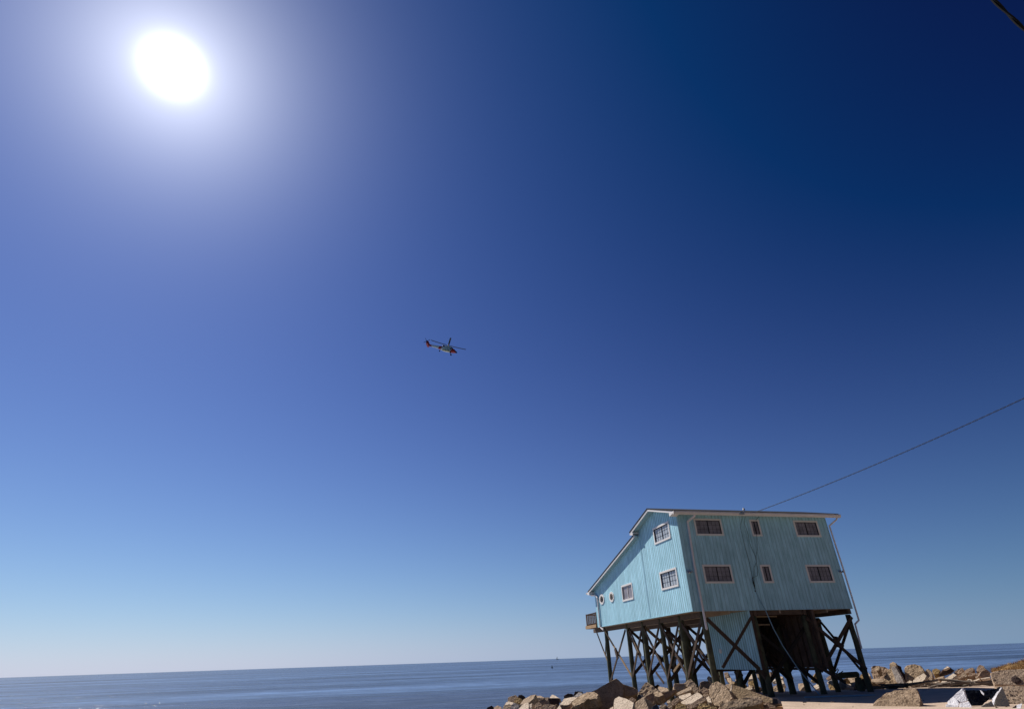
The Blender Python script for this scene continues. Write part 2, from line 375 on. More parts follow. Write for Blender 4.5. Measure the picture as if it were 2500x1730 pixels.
for q in winA: window(q, PA, q[4], M['glass'])
for q in winB: window(q, PB, q[4], M['curtain'] if q[4] == 'curtain' else M['glass'])
for (y, z, a, c) in octs:
    bm = bmesh.new(); o1 = octo(y, z, a, c); o2 = octo(y, z, a, c, .68)
    ring = [[bm.verts.new(PB(u, v, d)) for u, v in lp] for lp, d in ((o1, .02), (o1, -.05), (o2, -.05), (o2, .1))]
    for r1_, r2_ in zip(ring, ring[1:]):
        for k in range(8): bm.faces.new((r1_[k], r1_[(k+1) % 8], r2_[(k+1) % 8], r2_[k]))
    fr = link('window', bm, M['trim'], house); fr['label'] = 'small eight sided porthole window with white trim'
    bm = bmesh.new(); bm.faces.new([bm.verts.new(PB(u, v, .095)) for u, v in octo(y, z, a, c, .7)])
    bmesh.ops.solidify(bm, geom=bm.faces, thickness=.005)
    link('pane', bm, M['curtain'], fr)
# corner board seam on the gable side, and white base drip line
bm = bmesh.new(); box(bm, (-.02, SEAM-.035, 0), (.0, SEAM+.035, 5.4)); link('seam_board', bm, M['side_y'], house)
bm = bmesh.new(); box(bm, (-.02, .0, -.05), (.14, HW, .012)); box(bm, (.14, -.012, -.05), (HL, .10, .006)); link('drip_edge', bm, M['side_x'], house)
# horizontal plywood joints on the long side
bm = bmesh.new()
for z in (2.62, 5.02):
    for x0, x1 in (((.0, 10.87),) if z < 3 else ((.0, 1.1), (3.1, 5.05), (5.82, 8.27))): box(bm, (x0+.01, -.008, z), (x1-.01, 0.0, z+.02))
link('joint_flashing', bm, M['side_x'], house)

# roofs: a slab with shingles on top and white fascia boards
def roof(profile, x0, x1, th):
    """profile: list of (y, z of underside); returns the shingled deck"""
    bm = bmesh.new(); n = len(profile)
    lo = [[bm.verts.new((x, y, z)) for y, z in profile] for x in (x0, x1)]
    hi = [[bm.verts.new((x, y, z+th)) for y, z in profile] for x in (x0, x1)]
    for i in range(n-1):
        bm.faces.new((lo[0][i], lo[0][i+1], lo[1][i+1], lo[1][i])); bm.faces.new((hi[0][i], hi[0][i+1], hi[1][i+1], hi[1][i]))
        for s in (0, 1): bm.faces.new((lo[s][i], lo[s][i+1], hi[s][i+1], hi[s][i]))
    for i in (0, n-1): bm.faces.new((lo[0][i], lo[1][i], hi[1][i], hi[0][i]))
    return bm
X0, X1 = -.45, HL+.63
up = [(-.5, ztop(-.5)), (RIDGE, ztop(RIDGE)), (SEAM+.5, ztop(SEAM)-.5*.266)]
lowr = [(SEAM+.02, ztop(SEAM+.02)-.0), (16.7, 2.64)]
rf = link('roof', roof([(y, z+.10) for y, z in up], X0-.06, X1+.05, .06), M['shingle'], house)
link('soffit', roof([(y, z) for y, z in up], X0+.03, X1-.03, .095), M['soffit2'], rf)
XL = -.34
rf2 = link('roof', roof([(y, z+.10-.02) for y, z in lowr], XL-.06, X1+.05, .06), M['shingle'], house)
link('soffit', roof([(y, z-.02) for y, z in lowr], XL+.03, X1-.03, .095), M['soffit2'], rf2)
def fascia(prof, parent, x0_, h=.155, off=-.045):
    for x in (x0_, X1):
        bm = bmesh.new()
        for (ya, za), (yb, zb) in zip(prof, prof[1:]):
            vs = []
            for xx in (x-.028, x+.028):
                for y, z in ((ya, za), (yb, zb)):
                    vs += [bm.verts.new((xx, y, z+off)), bm.verts.new((xx, y, z+off+h-.03))]
            a0, a1, b0, b1, c0, c1, d0, d1 = vs
            for f in ((a0,b0,b1,a1), (c0,d0,d1,c1), (a0,b0,d0,c0), (a1,b1,d1,c1), (a0,a1,c1,c0), (b0,b1,d1,d0)): bm.faces.new(f)
        link('fascia', bm, M['trim'], parent)
fascia(up, rf, X0); fascia([(y, z-.02) for y, z in lowr], rf2, XL)
# boxed rake returns at the three visible eave corners
for y0, y1, z0, z1, par in ((-.5, .0, ztop(-.5)-.12, ztop(-.5)+.07, rf), (SEAM+.02, SEAM+.5, up[2][1]-.14, up[2][1]+.06, rf), (16.12, 16.7, 2.44, 2.68, rf2)):
    bm = bmesh.new()
    vs = [bm.verts.new((x, y, z)) for x in (X0-.024, .0) for y, z in (((y0, z0+.08), (y1, z0-.02), (y1, z1), (y0, z1)) if y0 < 0 else ((y0, z0-.02), (y1, z0+.08), (y1, z1), (y0, z1)))]
    for f in ((0,1,2,3),(4,5,6,7),(0,1,5,4),(1,2,6,5),(2,3,7,6),(3,0,4,7)): bm.faces.new([vs[i] for i in f])
    link('eave_return', bm, M['trim'], par)
# long eave fascia and gutter
bm = bmesh.new(); box(bm, (X0+.03, -.53, ztop(-.5)-.12), (X1-.03, -.50, ztop(-.5)+.095))
gut = link('gutter', bm, M['trim'], house)
bm = bmesh.new()
prof = [(-.535, 5.54), (-.66, 5.56), (-.67, 5.48), (-.62, 5.37), (-.535, 5.35)]
a = [bm.verts.new((X0-.05, y, z)) for y, z in prof]; c = [bm.verts.new((X1+.05, y, z)) for y, z in prof]
bm.faces.new(a); bm.faces.new(c)
for i in range(5): j = (i+1) % 5; bm.faces.new((a[i], a[j], c[j], c[i]))
link('gutter_trough', bm, M['trim'], gut)
bm = bmesh.new(); box(bm, (X0-.05, 16.72, 2.55), (X1+.05, 16.86, 2.68)); link('gutter', bm, M['trim'], house)
# downspouts
def spout(pts, rr=.065):
    bm = bmesh.new()
    for p, q in zip(pts, pts[1:]):
        tube(bm, [p, q], rr, 6)
        bmesh.ops.create_icosphere(bm, subdivisions=1, radius=rr*1.02, matrix=Matrix.Translation(q))
    link('downspout', bm, M['pipe'], house)
spout([(.98, -.58, 5.36), (.95, -.5, 5.27), (.66, -.09, 5.04), (.58, -.09, 2.4), (.62, -.1, -.97)], .068)
spout([(11.3, -.56, 5.36), (11.26, -.5, 5.25), (10.95, -.07, 4.93), (11.0, -.07, 2), (10.98, -.07, -.70), (10.72, .03, -.90), (10.68, .06, -2.19)], .05)
spout([(-.12, 16.75, 2.55), (-.1, 16.62, 2.45), (-.08, 15.65, 2.36), (-.08, 15.30, 2.15), (-.08, 15.26, -.07), (.0, 14.9, -.27)])
# flood lights, weather head, attic vent
for p in ((.2, 0, 2.05), (10.76, 0, 2.05)):
    bm = bmesh.new(); box(bm, (p[0]-.05, -.03, p[2]-.05), (p[0]+.05, -.002, p[2]+.05)); hd = link('flood_light', bm, M['trim'], house)
    bm = bmesh.new()
    for s in (-1, 1):
        bmesh.ops.create_cone(bm, cap_ends=True, segments=10, radius1=.035, radius2=.07, depth=.14, matrix=Matrix.Translation((p[0]+s*.09, -.10, p[2]+.03)) @ Matrix.Rotation(math.radians(70), 4, 'X') @ Matrix.Rotation(s*.5, 4, 'Y'))
    link('lamp_head', bm, M['metal'], hd)
bm = bmesh.new(); tube(bm, [(4.58, -.45, 5.5), (4.58, -.45, 5.78)], .04); bmesh.ops.create_cone(bm, cap_ends=True, segments=10, radius1=.09, radius2=.03, depth=.14, matrix=Matrix.Translation((4.58, -.45, 5.82)))
link('weather_head', bm, M['metal'], house)
bm = bmesh.new(); box(bm, (4.02, -.76, 5.40), (4.34, -.68, 5.52)); link('junction_box', bm, M['metal'], house)
bm = bmesh.new(); box(bm, (.3, -.012, -.02), (.3, -.012, -.02)) if False else None
bm.free()
# loose service wires hanging down the long wall
for pts in ([(5.71, 5.50), (5.56, 5.24), (5.45, 4.8), (5.31, 4.18), (5.2, 3.7), (5.13, 3.4), (4.93, 3.02), (4.85, 2.64), (4.59, 2.32), (4.45, 1.81), (4.29, 1.63), (4.31, 1.09)],
            [(4.5, 5.3), (4.64, 4.97), (4.74, 4.28), (4.68, 3.84), (4.79, 3.3), (4.89, 2.97), (4.83, 2.55), (4.81, 2.18), (4.69, 1.86), (4.44, 1.76), (4.38, 1.45), (4.32, 1.08)],
            [(4.25, 5.2), (4.29, 4.71), (4.30, 3.49), (4.35, 2.64), (4.31, 1.9), (4.35, 1.63)]):
    bm = bmesh.new(); tube(bm, [(x, -.085 if i else -.52, z) for i, (x, z) in enumerate(pts)], .010, 5); link('service_wire', bm, M['cable'], house)
bm = bmesh.new(); tube(bm, [(4.33, -.1, 1.75), (4.30, -.1, 1.5), (4.33, -.1, 1.3), (4.30, -.1, .95)], .04, 6); link('wire_bundle', bm, M['cable'], house)
# underside
bm = bmesh.new(); box(bm, (.14, .1, -.05), (HL-.14, HW-.14, .10)); link('floor_deck', bm, M['floorply'], house)
COLS = [.8, 4.1, 7.5, 10.68]; ROWS = [.35, 3.15, 5.95, 8.8, 11.65, 16.35]
rng = random.Random(5)
for i, x in enumerate(COLS):
    bm = bmesh.new(); box(bm, (x-.10, .12 if i != 0 else .3, -.33), (x+.10, 19.2 if i < 2 else 16.05, -.052)); link('floor_beam', bm, M['beam'], house)
for x in (2.4, 5.8, 9.1):
    bm = bmesh.new(); box(bm, (x-.04, .12, -.22), (x+.04, 16.0, -.052)); link('joist', bm, M['floorply'], house)
bm = bmesh.new(); box(bm, (4.25, .16, -.30), (7.35, .30, -.054)); link('header_beam', bm, M['beam'], house)
tops = {}
for i, x in enumerate(COLS):
    for j, y in enumerate(ROWS):
        if (i, j) in ((3, 5), (2, 5)): pass
        bm = bmesh.new(); r0 = .165+rng.uniform(-.015, .02); dx, dy = rng.uniform(-.05, .05), rng.uniform(-.05, .05)
        if (i, j) == (0, 0): dx = .1
        zb = min(land(x, y), GZ) - .5
        pts = [(x+dx*(k/6)+.012*math.sin(k*2+i), y+dy*(k/6)+.012*math.cos(k*1.7+j), -.36 + (zb+.36)*k/6) for k in range(7)]
        if i == 0: pts = [(x, y, -.06)] + pts
        tube(bm, pts, r0*.93, 12, r0*1.12)
        link('pile', bm, M['pile'], house, smooth=True); tops[i, j] = (x, y, dx, dy)
# cross braces between piles: planks bolted to the pile sides
def brace(p, q, m='brace', wd=.2, name='brace'):
    bm = bmesh.new(); up_ = Vector(q)-Vector(p); side = Vector((up_.x, up_.y, 0)).normalized()
    bar(bm, p, q, .055, wd, up=Vector((0, 0, 1)).cross(side)); return link(name, bm, M[m], house)
def xb_y(i, j0, j1, zt=-.5, zb=-3.5, off=-.2, m1='brace', m2='brace'):
    x = COLS[i]; ya, yb = ROWS[j0], ROWS[j1]
    brace((x+off, ya, zt), (x+off, yb, zb), m1, rng.uniform(.15, .2)); brace((x+off+(.06 if off < 0 else -.06)+(.36 if rng.random() < .5 else 0)*(-1 if off > 0 else 1), ya, zb), (x+off*.7, yb, zt), m2, rng.uniform(.15, .2))
def xb_x(i0, i1, j, zt=-.45, zb=-3.3, off=-.2, m1='brace', m2='brace'):
    y = ROWS[j]+off; xa, xc = COLS[i0], COLS[i1]
    brace((xa, y, zt), (xc, y, zb), m1, .19); brace((xa, y-.06, zb), (xc, y-.06, zt), m2, .19)
# column under the gable wall
brace((.66, 16.3, -.30), (.66, 11.7, -3.5), 'brace_pale', .15); brace((.60, 15.9, -3.85), (.60, 11.75, -.45), 'brace', .16)
xb_y(0, 3, 4, -.4, -3.6, -.12); xb_y(0, 2, 3, -.35, -3.5, -.12); xb_y(0, 1, 2, -.35, -3.6, -.12); xb_y(0, 0, 1, -.4, -3.4, -.12)
brace((.70, 18.38, -.33), (.70, 16.45, -2.5), 'brace_pale', .12); brace((.9, 17.3, -2.0), (.75, 16.5, -.9), 'brace', .12)
bm = bmesh.new(); bar(bm, (.55, 14.1, -1.65), (.55, 13.8, -2.35), .3, .1, up=(0, 1, 0)); link('splice_plate', bm, M['brace'], house)
for i in (1, 3):
    for j in range(4): xb_y(i, j, j+1, -.5+rng.uniform(-.1, .05), -3.5+rng.uniform(-.2, .2), .2 if i == 3 else -.2)
xb_y(2, 1, 2); xb_y(2, 2, 3); xb_y(2, 3, 4)
# across
brace((.86, .12, -.43), (3.9, .12, -3.4), 'brace', .21); brace((3.72, .03, -.42), (1.24, .03, -2.92), 'brace', .15)
xb_x(2, 3, 0, -.5, -3.3); xb_x(0, 1, 2, -.5, -3.6); xb_x(2, 3, 1); xb_x(0, 1, 4); xb_x(1, 2, 1, -.6, -3.9, m1='dim', m2='dim'); xb_x(1, 2, 0, -1.0, -3.9, .2, 'dim', 'dim'); xb_x(2, 3, 3); xb_x(1, 2, 3)
xb_x(0, 1, 3, m1='brace_pale')
brace((7.2, 0.05, -2.95), (8.9, .05, -3.9), 'brace', .18); brace((10.42, 1.62, -1.5), (10.42, 1.70, -2.1), 'brace', .3, 'splice_plate'); brace((8.85, .0, -1.72), (9.4, .0, -2.12), 'brace', .24, 'splice_plate')
# broken planks still hanging from the bracing
brace((.68, 11.1, -.5), (.68, 9.62, -2.2), 'brace', .15, 'hanging_plank'); brace((.60, 10.5, -1.15), (.60, 9.8, -2.0), 'brace_pale', .08, 'hanging_plank')
brace((.70, 7.6, -3.2), (.70, 6.6, -3.8), 'brace', .14, 'hanging_plank'); brace((.70, 4.95, -3.13), (.75, 3.9, -2.6), 'brace_pale', .13, 'hanging_plank')
# enclosed store room under the house: turquoise on the side that survives, dark inside, front torn off
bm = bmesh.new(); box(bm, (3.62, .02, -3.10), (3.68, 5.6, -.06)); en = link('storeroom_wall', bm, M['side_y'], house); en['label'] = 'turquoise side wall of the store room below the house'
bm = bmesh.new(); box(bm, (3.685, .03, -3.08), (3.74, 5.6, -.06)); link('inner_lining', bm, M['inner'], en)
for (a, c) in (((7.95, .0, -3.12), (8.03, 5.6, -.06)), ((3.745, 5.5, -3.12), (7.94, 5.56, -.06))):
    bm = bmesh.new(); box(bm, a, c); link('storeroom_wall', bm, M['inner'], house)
bm = bmesh.new()
for k in range(9): box(bm, (7.86, .25+k*.6, -3.1), (7.948, .29+k*.6, -.06))
for k in range(6): box(bm, (3.9+k*.66, 5.41, -3.1), (3.94+k*.66, 5.498, -.06))
link('stud', bm, M['beam'], house)
bm = bmesh.new(); box(bm, (3.70, -.03, -3.14), (3.86, .14, -.06)); link('door_post', bm, M['brace'], house)
bm = bmesh.new(); box(bm, (7.84, -.03, -3.2), (8.0, .14, -.06)); link('door_post', bm, M['beam'], house)
bm = bmesh.new(); box(bm, (7.84, .15, -3.26), (8.0, 5.6, -3.13)); box(bm, (3.8, 5.42, -3.26), (7.83, 5.6, -3.13)); link('sill_plate', bm, M['beam'], house)
bm = bmesh.new(); box(bm, (4.3, .45, -.40), (5.75, .62, -.33)); box(bm, (4.3, .45, -.84), (5.15, .62, -.77)); link('shelf', bm, M['brace_pale'], house)
bm = bmesh.new(); bmesh.ops.create_cone(bm, cap_ends=True, segments=12, radius1=.13, radius2=.13, depth=.05, matrix=Matrix.Translation((3.595, 3.9, -2.1)) @ Matrix.Rotation(math.pi/2, 4, 'Y')); link('meter_box', bm, M['trim'], house)
# porch rail on the seaward side
bm = bmesh.new(); box(bm, (-.1, 16.12, -.05), (4.1, 18.75, .0)); dk = link('deck', bm, M['deckwood'], house)
bm = bmesh.new(); box(bm, (-.14, 16.12, -.04), (-.102, 18.79, .20)); box(bm, (-.10, 18.755, -.04), (4.1, 18.79, .20)); link('rim_board', bm, M['deckpale'], dk)
bm = bmesh.new()
for y in (16.25, 18.7): box(bm, (-.05, y-.045, .0), (.04, y+.045, 1.12))
for z in (1.02, .22): box(bm, (-.02, 16.30, z), (.02, 18.65, z+.09))
for k in range(16): box(bm, (-.045, 16.42+k*.145, .2), (-.022, 16.46+k*.145, 1.1))
for x in (1.4, 2.8, 4.05): box(bm, (x-.045, 18.66, .0), (x+.045, 18.745, 1.12))
for z in (1.02, .22): box(bm, (.05, 18.67, z), (4.0, 18.71, z+.09))
for k in range(26): box(bm, (.15+k*.148, 18.72, .2), (.19+k*.148, 18.742, 1.1))
link('railing', bm, M['deckwood'], dk)

# ------------------------------------------------------------------ wires
def strand(pts, amp, pitch, r, sub=6):
    out = []
    bm = bmesh.new(); pts = [Vector(p) for p in pts]
    for ph in (0, math.pi):
        q = []; s = 0
        for a, c in zip(pts, pts[1:]):
            n = max(1, int((c-a).length/pitch*sub)); d = (c-a).normalized(); e1 = d.cross(Vector((0, 0, 1))).normalized(); e2 = e1.cross(d)
            for k in range(n):
                p = a.lerp(c, k/n); th = s/pitch*2*math.pi + ph; q.append(p + e1*(math.cos(th)*amp) + e2*(math.sin(th)*amp)); s += (c-a).length/n
        tube(bm, q, r, 4)
    return bm
A = Vector((5.37, -.62, 5.62)); d = ray(2500, 972); B = CAM + d*23.5; B2 = A + (B-A)*1.9
pts = []
for k in range(41):
    s = k/40; p = A.lerp(B2, s); p.z -= .55*4*s*(1-s) - .55*4*s*(1-.526)*0; pts.append(p)
dz = .55*4*.526*(1-.526)
for k, p in enumerate(pts): p.z += dz*(k/40)/.526
tag(link('power_line', strand(pts, .022, .6, .0105), M['cable']), 'thin twisted power line running from the house eave to the right edge', 'cable')
a, c = CAM + ray(2425, 0)*5.2, CAM + ray(2500, 72)*5.2
dd = c-a
bm = strand([a-dd*6, a-dd*2, a, c, c+dd*3, c+dd*12], .007, .5, .011, 10)
tag(link('overhead_cable', bm, M['cable']), 'thick dark cable crossing the top right corner of the sky', 'cable')
bm = bmesh.new(); tube(bm, [(4.30, -.1, 1.1), (4.42, -.1, .6), (4.66, -.11, .02), (4.90, -.13, -1.02), (5.23, -.15, -1.93), (5.78, -.25, -3.1), (6.2, -.55, -3.95), (6.28, -.85, -4.36)], .022, 6, .034)
tag(link('hanging_cable', bm, M['bluecable']), 'pale blue cable hanging from the wall wires down to the slab', 'cable')

# ------------------------------------------------------------------ helicopter
H = CAM + ray(1094, 846).normalized()*248
hel = thing('helicopter', 'white and red rescue helicopter flying above the sea', 'helicopter', (0, 0, 0))
hm = {'white': mat('helicopter_white', (.66, .66, .62), .4, nz=(.8, .15)), 'red': mat('helicopter_red', (.38, .035, .03), .4), 'black': mat('helicopter_black', (.012, .012, .014), .5),
      'yellow': mat('helicopter_tank', (.50, .42, .16), .5), 'glass': mat('helicopter_glass', (.02, .03, .05), .1, spec=.6)}
secs = [(4.75, -2.15, .10, .10), (4.45, -2.1, .38, .30), (4.0, -2.0, .62, .46), (3.5, -1.85, .82, .62), (3.0, -1.72, .98, .80), (2.4, -1.62, 1.1, .98), (1.8, -1.6, 1.15, 1.05), (1.0, -1.55, 1.18, 1.12), (0, -1.5, 1.18, 1.15),
        (-1.0, -1.5, 1.18, 1.12), (-1.8, -1.42, 1.1, 1.02), (-2.5, -1.32, .92, .88), (-3.2, -1.22, .78, .82), (-4.0, -1.12, .65, .7), (-5, -1.03, .55, .6), (-6, -.96, .48, .53), (-7, -.9, .40, .48), (-8, -.85, .32, .44), (-8.8, -.8, .22, .34), (-9.3, -.7, .14, .3)]
def loft(secs, n=16, e=2.6):
    bm = bmesh.new(); rings = []
    for (x, z, hw, hh) in secs:
        ring = []
        for k in range(n):
            a_ = 2*math.pi*k/n; ca, sa = math.cos(a_), math.sin(a_)
            ring.append(bm.verts.new((x, hw*math.copysign(abs(ca)**(2/e), ca), z+hh*math.copysign(abs(sa)**(2/e), sa))))
        rings.append(ring)
    for a_, c_ in zip(rings, rings[1:]):
        for k in range(n): bm.faces.new((a_[k], a_[(k+1) % n], c_[(k+1) % n], c_[k]))
    bm.faces.new(rings[0]); bm.faces.new(rings[-1]); return bm
fine = []
for s0, s1 in zip(secs, secs[1:]):
    for k in range(4): fine.append(tuple(a_+(b_-a_)*k/4 for a_, b_ in zip(s0, s1)))
fine.append(secs[-1])
bm = loft(fine, 20)
for f in bm.faces:
    p = f.calc_center_median(); q = p.x - .45*(p.z+1.5)
    f.material_index = 2 if p.x > 4.05 else 1 if q > 2.0 else 1 if -3.9 < p.x + .6*(p.z+1.2)*-1 < -2.6 else 1 if p.x < -7.6 else 0
link('fuselage', bm, [hm['white'], hm['red'], hm['black']], hel, True)
bm = loft([(2.3, -.55, .3, .1), (1.9, -.45, .8, .25), (1.2, -.35, .98, .42), (0, -.3, 1.0, .46), (-1.2, -.35, .95, .42), (-1.9, -.45, .75, .3), (-2.4, -.6, .5, .18)], 14)
link('engine_housing', bm, hm['white'], hel, True)
for s in (-1, 1):
    bm = bmesh.new(); bmesh.ops.create_cone(bm, cap_ends=True, segments=12, radius1=.3, radius2=.24, depth=.9, matrix=Matrix.Translation((-1.9, s*.75, -.25)) @ Matrix.Rotation(math.pi/2, 4, 'Y')); link('exhaust', bm, hm['black'], hel, True)
bm = bmesh.new()   # swept tail fin
for s in (-.09, .09):
    pass
pr = [(-7.6, -.75), (-8.7, -1.35), (-9.7, -.8), (-10.75, .95), (-10.1, 1.25), (-9.4, 1.0), (-8.6, -.2)]
a_ = [bm.verts.new((x, -.1, z)) for x, z in pr]; c_ = [bm.verts.new((x, .1, z)) for x, z in pr]; bm.faces.new(a_); bm.faces.new(c_)
for i in range(7): j = (i+1) % 7; bm.faces.new((a_[i], a_[j], c_[j], c_[i]))
link('tail_fin', bm, hm['red'], hel)
bm = bmesh.new(); box(bm, (-9.9, -2.1, -1.0), (-8.9, 2.1, -.92)); link('stabilator', bm, hm['red'], hel)
bm = bmesh.new(); box(bm, (1.7, -1.12, -1.0), (2.5, 1.12, -.6)) ; link('cabin_window', bm, hm['glass'], hel)
for x0, x1, z0, z1 in ((1.35, 1.85, -1.65, -1.2), (.0, .35, -1.5, -1.2), (.6, .9, -2.1, -1.85)):
    for s in (-1, 1):
        bm = bmesh.new(); ya = s*1.12; yb = s*1.195; box(bm, (x0, min(ya, yb), z0), (x1, max(ya, yb), z1)); link('cabin_window', bm, hm['glass'], hel)
bm = bmesh.new(); box(bm, (2.9, -.88, -1.42), (3.4, .88, -1.0)); bmesh.ops.bevel(bm, geom=bm.edges[:], offset=.12, segments=2, affect='EDGES'); link('windscreen', bm, hm['glass'], hel)
bm = bmesh.new(); tube(bm, [(1.2, -1.35, -2.65), (.9, -1.35, -2.65), (-1.6, -1.35, -2.6), (-1.9, -1.35, -2.6)], .26, 10); link('fuel_tank', bm, hm['yellow'], hel, True)
for s in (-1, 1):
    bm = bmesh.new(); bmesh.ops.create_cone(bm, cap_ends=True, segments=14, radius1=.36, radius2=.36, depth=.28, matrix=Matrix.Translation((1.9, s*1.35, -3.15)) @ Matrix.Rotation(math.pi/2, 4, 'X')); wh = link('wheel', bm, hm['black'], hel)
    bm = bmesh.new(); tube(bm, [(1.9, s*1.2, -3.1), (1.5, s*1.1, -2.3)], .12, 8); link('wheel_strut', bm, hm['black'], hel)
bm = bmesh.new(); bmesh.ops.create_cone(bm, cap_ends=True, segments=12, radius1=.3, radius2=.3, depth=.2, matrix=Matrix.Translation((-3.3, 0, -2.75)) @ Matrix.Rotation(math.pi/2, 4, 'X')); link('wheel', bm, hm['black'], hel)
bm = bmesh.new(); tube(bm, [(-3.3, 0, -2.7), (-3.0, 0, -1.7)], .08, 6); link('wheel_strut', bm, hm['white'], hel)
bm = bmesh.new(); tube(bm, [(0, 0, .0), (0, 0, .75)], .16, 8); bmesh.ops.create_cone(bm, cap_ends=True, segments=12, radius1=.42, radius2=.3, depth=.25, matrix=Matrix.Translation((0, 0, .6))); link('rotor_hub', bm, hm['black'], hel)
RA = math.radians(14)
for k in range(4):
    bm = bmesh.new(); an = RA + k*math.pi/2; dv = Vector((math.cos(an), math.sin(an), 0)); nv = Vector((-dv.y, dv.x, 0))
    vs = []
    for i in range(9):
        s = i/8; rr = .35 + s*7.8; ch = .14 if i == 0 else .33; droop = .62 + .30*s*s
        for u_, v_ in ((-ch, -.03), (ch, -.03), (ch, .03), (-ch, .03)): vs.append(bm.verts.new(dv*rr + nv*u_ + Vector((0, 0, droop+v_))))
    for i in range(8):
        for j in range(4): bm.faces.new((vs[i*4+j], vs[i*4+(j+1) % 4], vs[i*4+4+(j+1) % 4], vs[i*4+4+j]))
    bm.faces.new(vs[:4]); bm.faces.new(vs[-4:]); link('rotor_blade', bm, hm['black'], hel)
for k in range(4):
    bm = bmesh.new(); an = .65 + k*math.pi/2; p = Vector((-10.15, -.35, .85)); dv = Vector((math.cos(an), 0, math.sin(an)))
    bar(bm, p+dv*.1, p+dv*1.68, .05, .18, up=(0, 1, 0)); link('tail_rotor_blade', bm, hm['black'], hel)
bm = bmesh.new(); tube(bm, [(-10.15, -.5, .85), (-10.15, -.08, .85)], .15, 8); link('tail_rotor_hub', bm, hm['black'], hel)
hx = Vector((R_.x, R_.y, 0)).normalized()
hy = Vector((0, 0, 1)).cross(hx)
head = Matrix((hx, hy, Vector((0, 0, 1)))).transposed().to_4x4()
hel.matrix_world = Matrix.Translation(H) @ head @ Matrix.Rotation(math.radians(12.5), 4, 'Y') @ Matrix.Rotation(math.radians(5), 4, 'X')

# ------------------------------------------------------------------ far boat and buoy
d = ray(1361, 1613); d = Vector((d.x, d.y, 0)).normalized(); p = Vector((CAM.x, CAM.y, SEAZ)) + d*3000
bt = thing('boat', 'tiny dark sailing boat on the horizon left of the house', 'boat', p)
bm = bmesh.new()
secb = [(-6, .3, .4), (-3, 1.5, 1.5), (1, 1.7, 1.6), (5, 1.0, 1.7), (7, .05, 2.0)]; rings = []
for x, hw, h_ in secb: rings.append([bm.verts.new(p + Vector((x, y, z))) for y, z in ((-hw, h_), (-hw*.6, -.3), (hw*.6, -.3), (hw, h_))])
for a_, c_ in zip(rings, rings[1:]):
    for k in range(4): bm.faces.new((a_[k], a_[(k+1) % 4], c_[(k+1) % 4], c_[k]))
bm.faces.new(rings[0]); bm.faces.new(rings[-1]); link('hull', bm, M['cable'], bt)
bm = bmesh.new(); tube(bm, [p+Vector((0, 0, 1)), p+Vector((0, 0, 14))], .35, 6); link('mast', bm, M['cable'], bt)
bm = bmesh.new(); vs = [bm.verts.new(p+Vector(q)) for q in ((-.3, 0, 2.5), (-5, .1, 2.5), (-.3, 0, 12.5))]; bm.faces.new(vs); bmesh.ops.solidify(bm, geom=bm.faces[:], thickness=.1); link('sail', bm, M['greysheet'], bt)
d = ray(1348, 1630); p = CAM + d*((SEAZ-CAM.z)/d.z)
by = thing('buoy', 'small dark buoy floating on the sea below the boat', 'buoy', p)
bm = bmesh.new(); bmesh.ops.create_cone(bm, cap_ends=True, segments=12, radius1=.45, radius2=.4, depth=.5, matrix=Matrix.Translation(p+Vector((0, 0, .15)))); link('float', bm, M['cable'], by)
bm = bmesh.new(); bmesh.ops.create_cone(bm, cap_ends=True, segments=8, radius1=.25, radius2=.08, depth=.9, matrix=Matrix.Translation(p+Vector((0, 0, .8)))); link('topmark', bm, M['cable'], by)

# ------------------------------------------------------------------ rubble
T = {1: (1170, 1640, 8.24), 2: (1400, 1630, 7.69), 3: (1660, 1600, 7.69), 4: (1900, 1600, 7.69), 5: (2180, 1600, 7.209)}
def tile(t_, pts): ox, oy, s = T[t_]; return [(ox+x/s, oy+y/s) for x, y in pts]
def roughen(bm, size, amp, seed, cuts=2, lim=None):
    bmesh.ops.triangulate(bm, faces=bm.faces[:])
    lim = lim or size*.16
    for _ in range(5):
        es = [e for e in bm.edges if e.calc_length() > lim]
        if not es or len(bm.verts) > 1500: break
        bmesh.ops.subdivide_edges(bm, edges=es, cuts=1); bmesh.ops.triangulate(bm, faces=[f for f in bm.faces if len(f.verts) > 3])
        bmesh.ops.beautify_fill(bm, faces=bm.faces[:], edges=[e for e in bm.edges if len(e.link_faces) == 2 and e.calc_face_angle(0) < .02])
    bm.normal_update()
    off = Vector((seed*7.3, seed*3.1, seed*1.7))
    for v in bm.verts:
        p = v.co; s = 1/size
        n1_ = noise.noise_vector(p*s*2.2+off)*amp*.42 + noise.noise_vector(p*s*6+off)*amp*.5 + noise.noise_vector(p*s*15+off)*amp*.38
        v.co = p + n1_
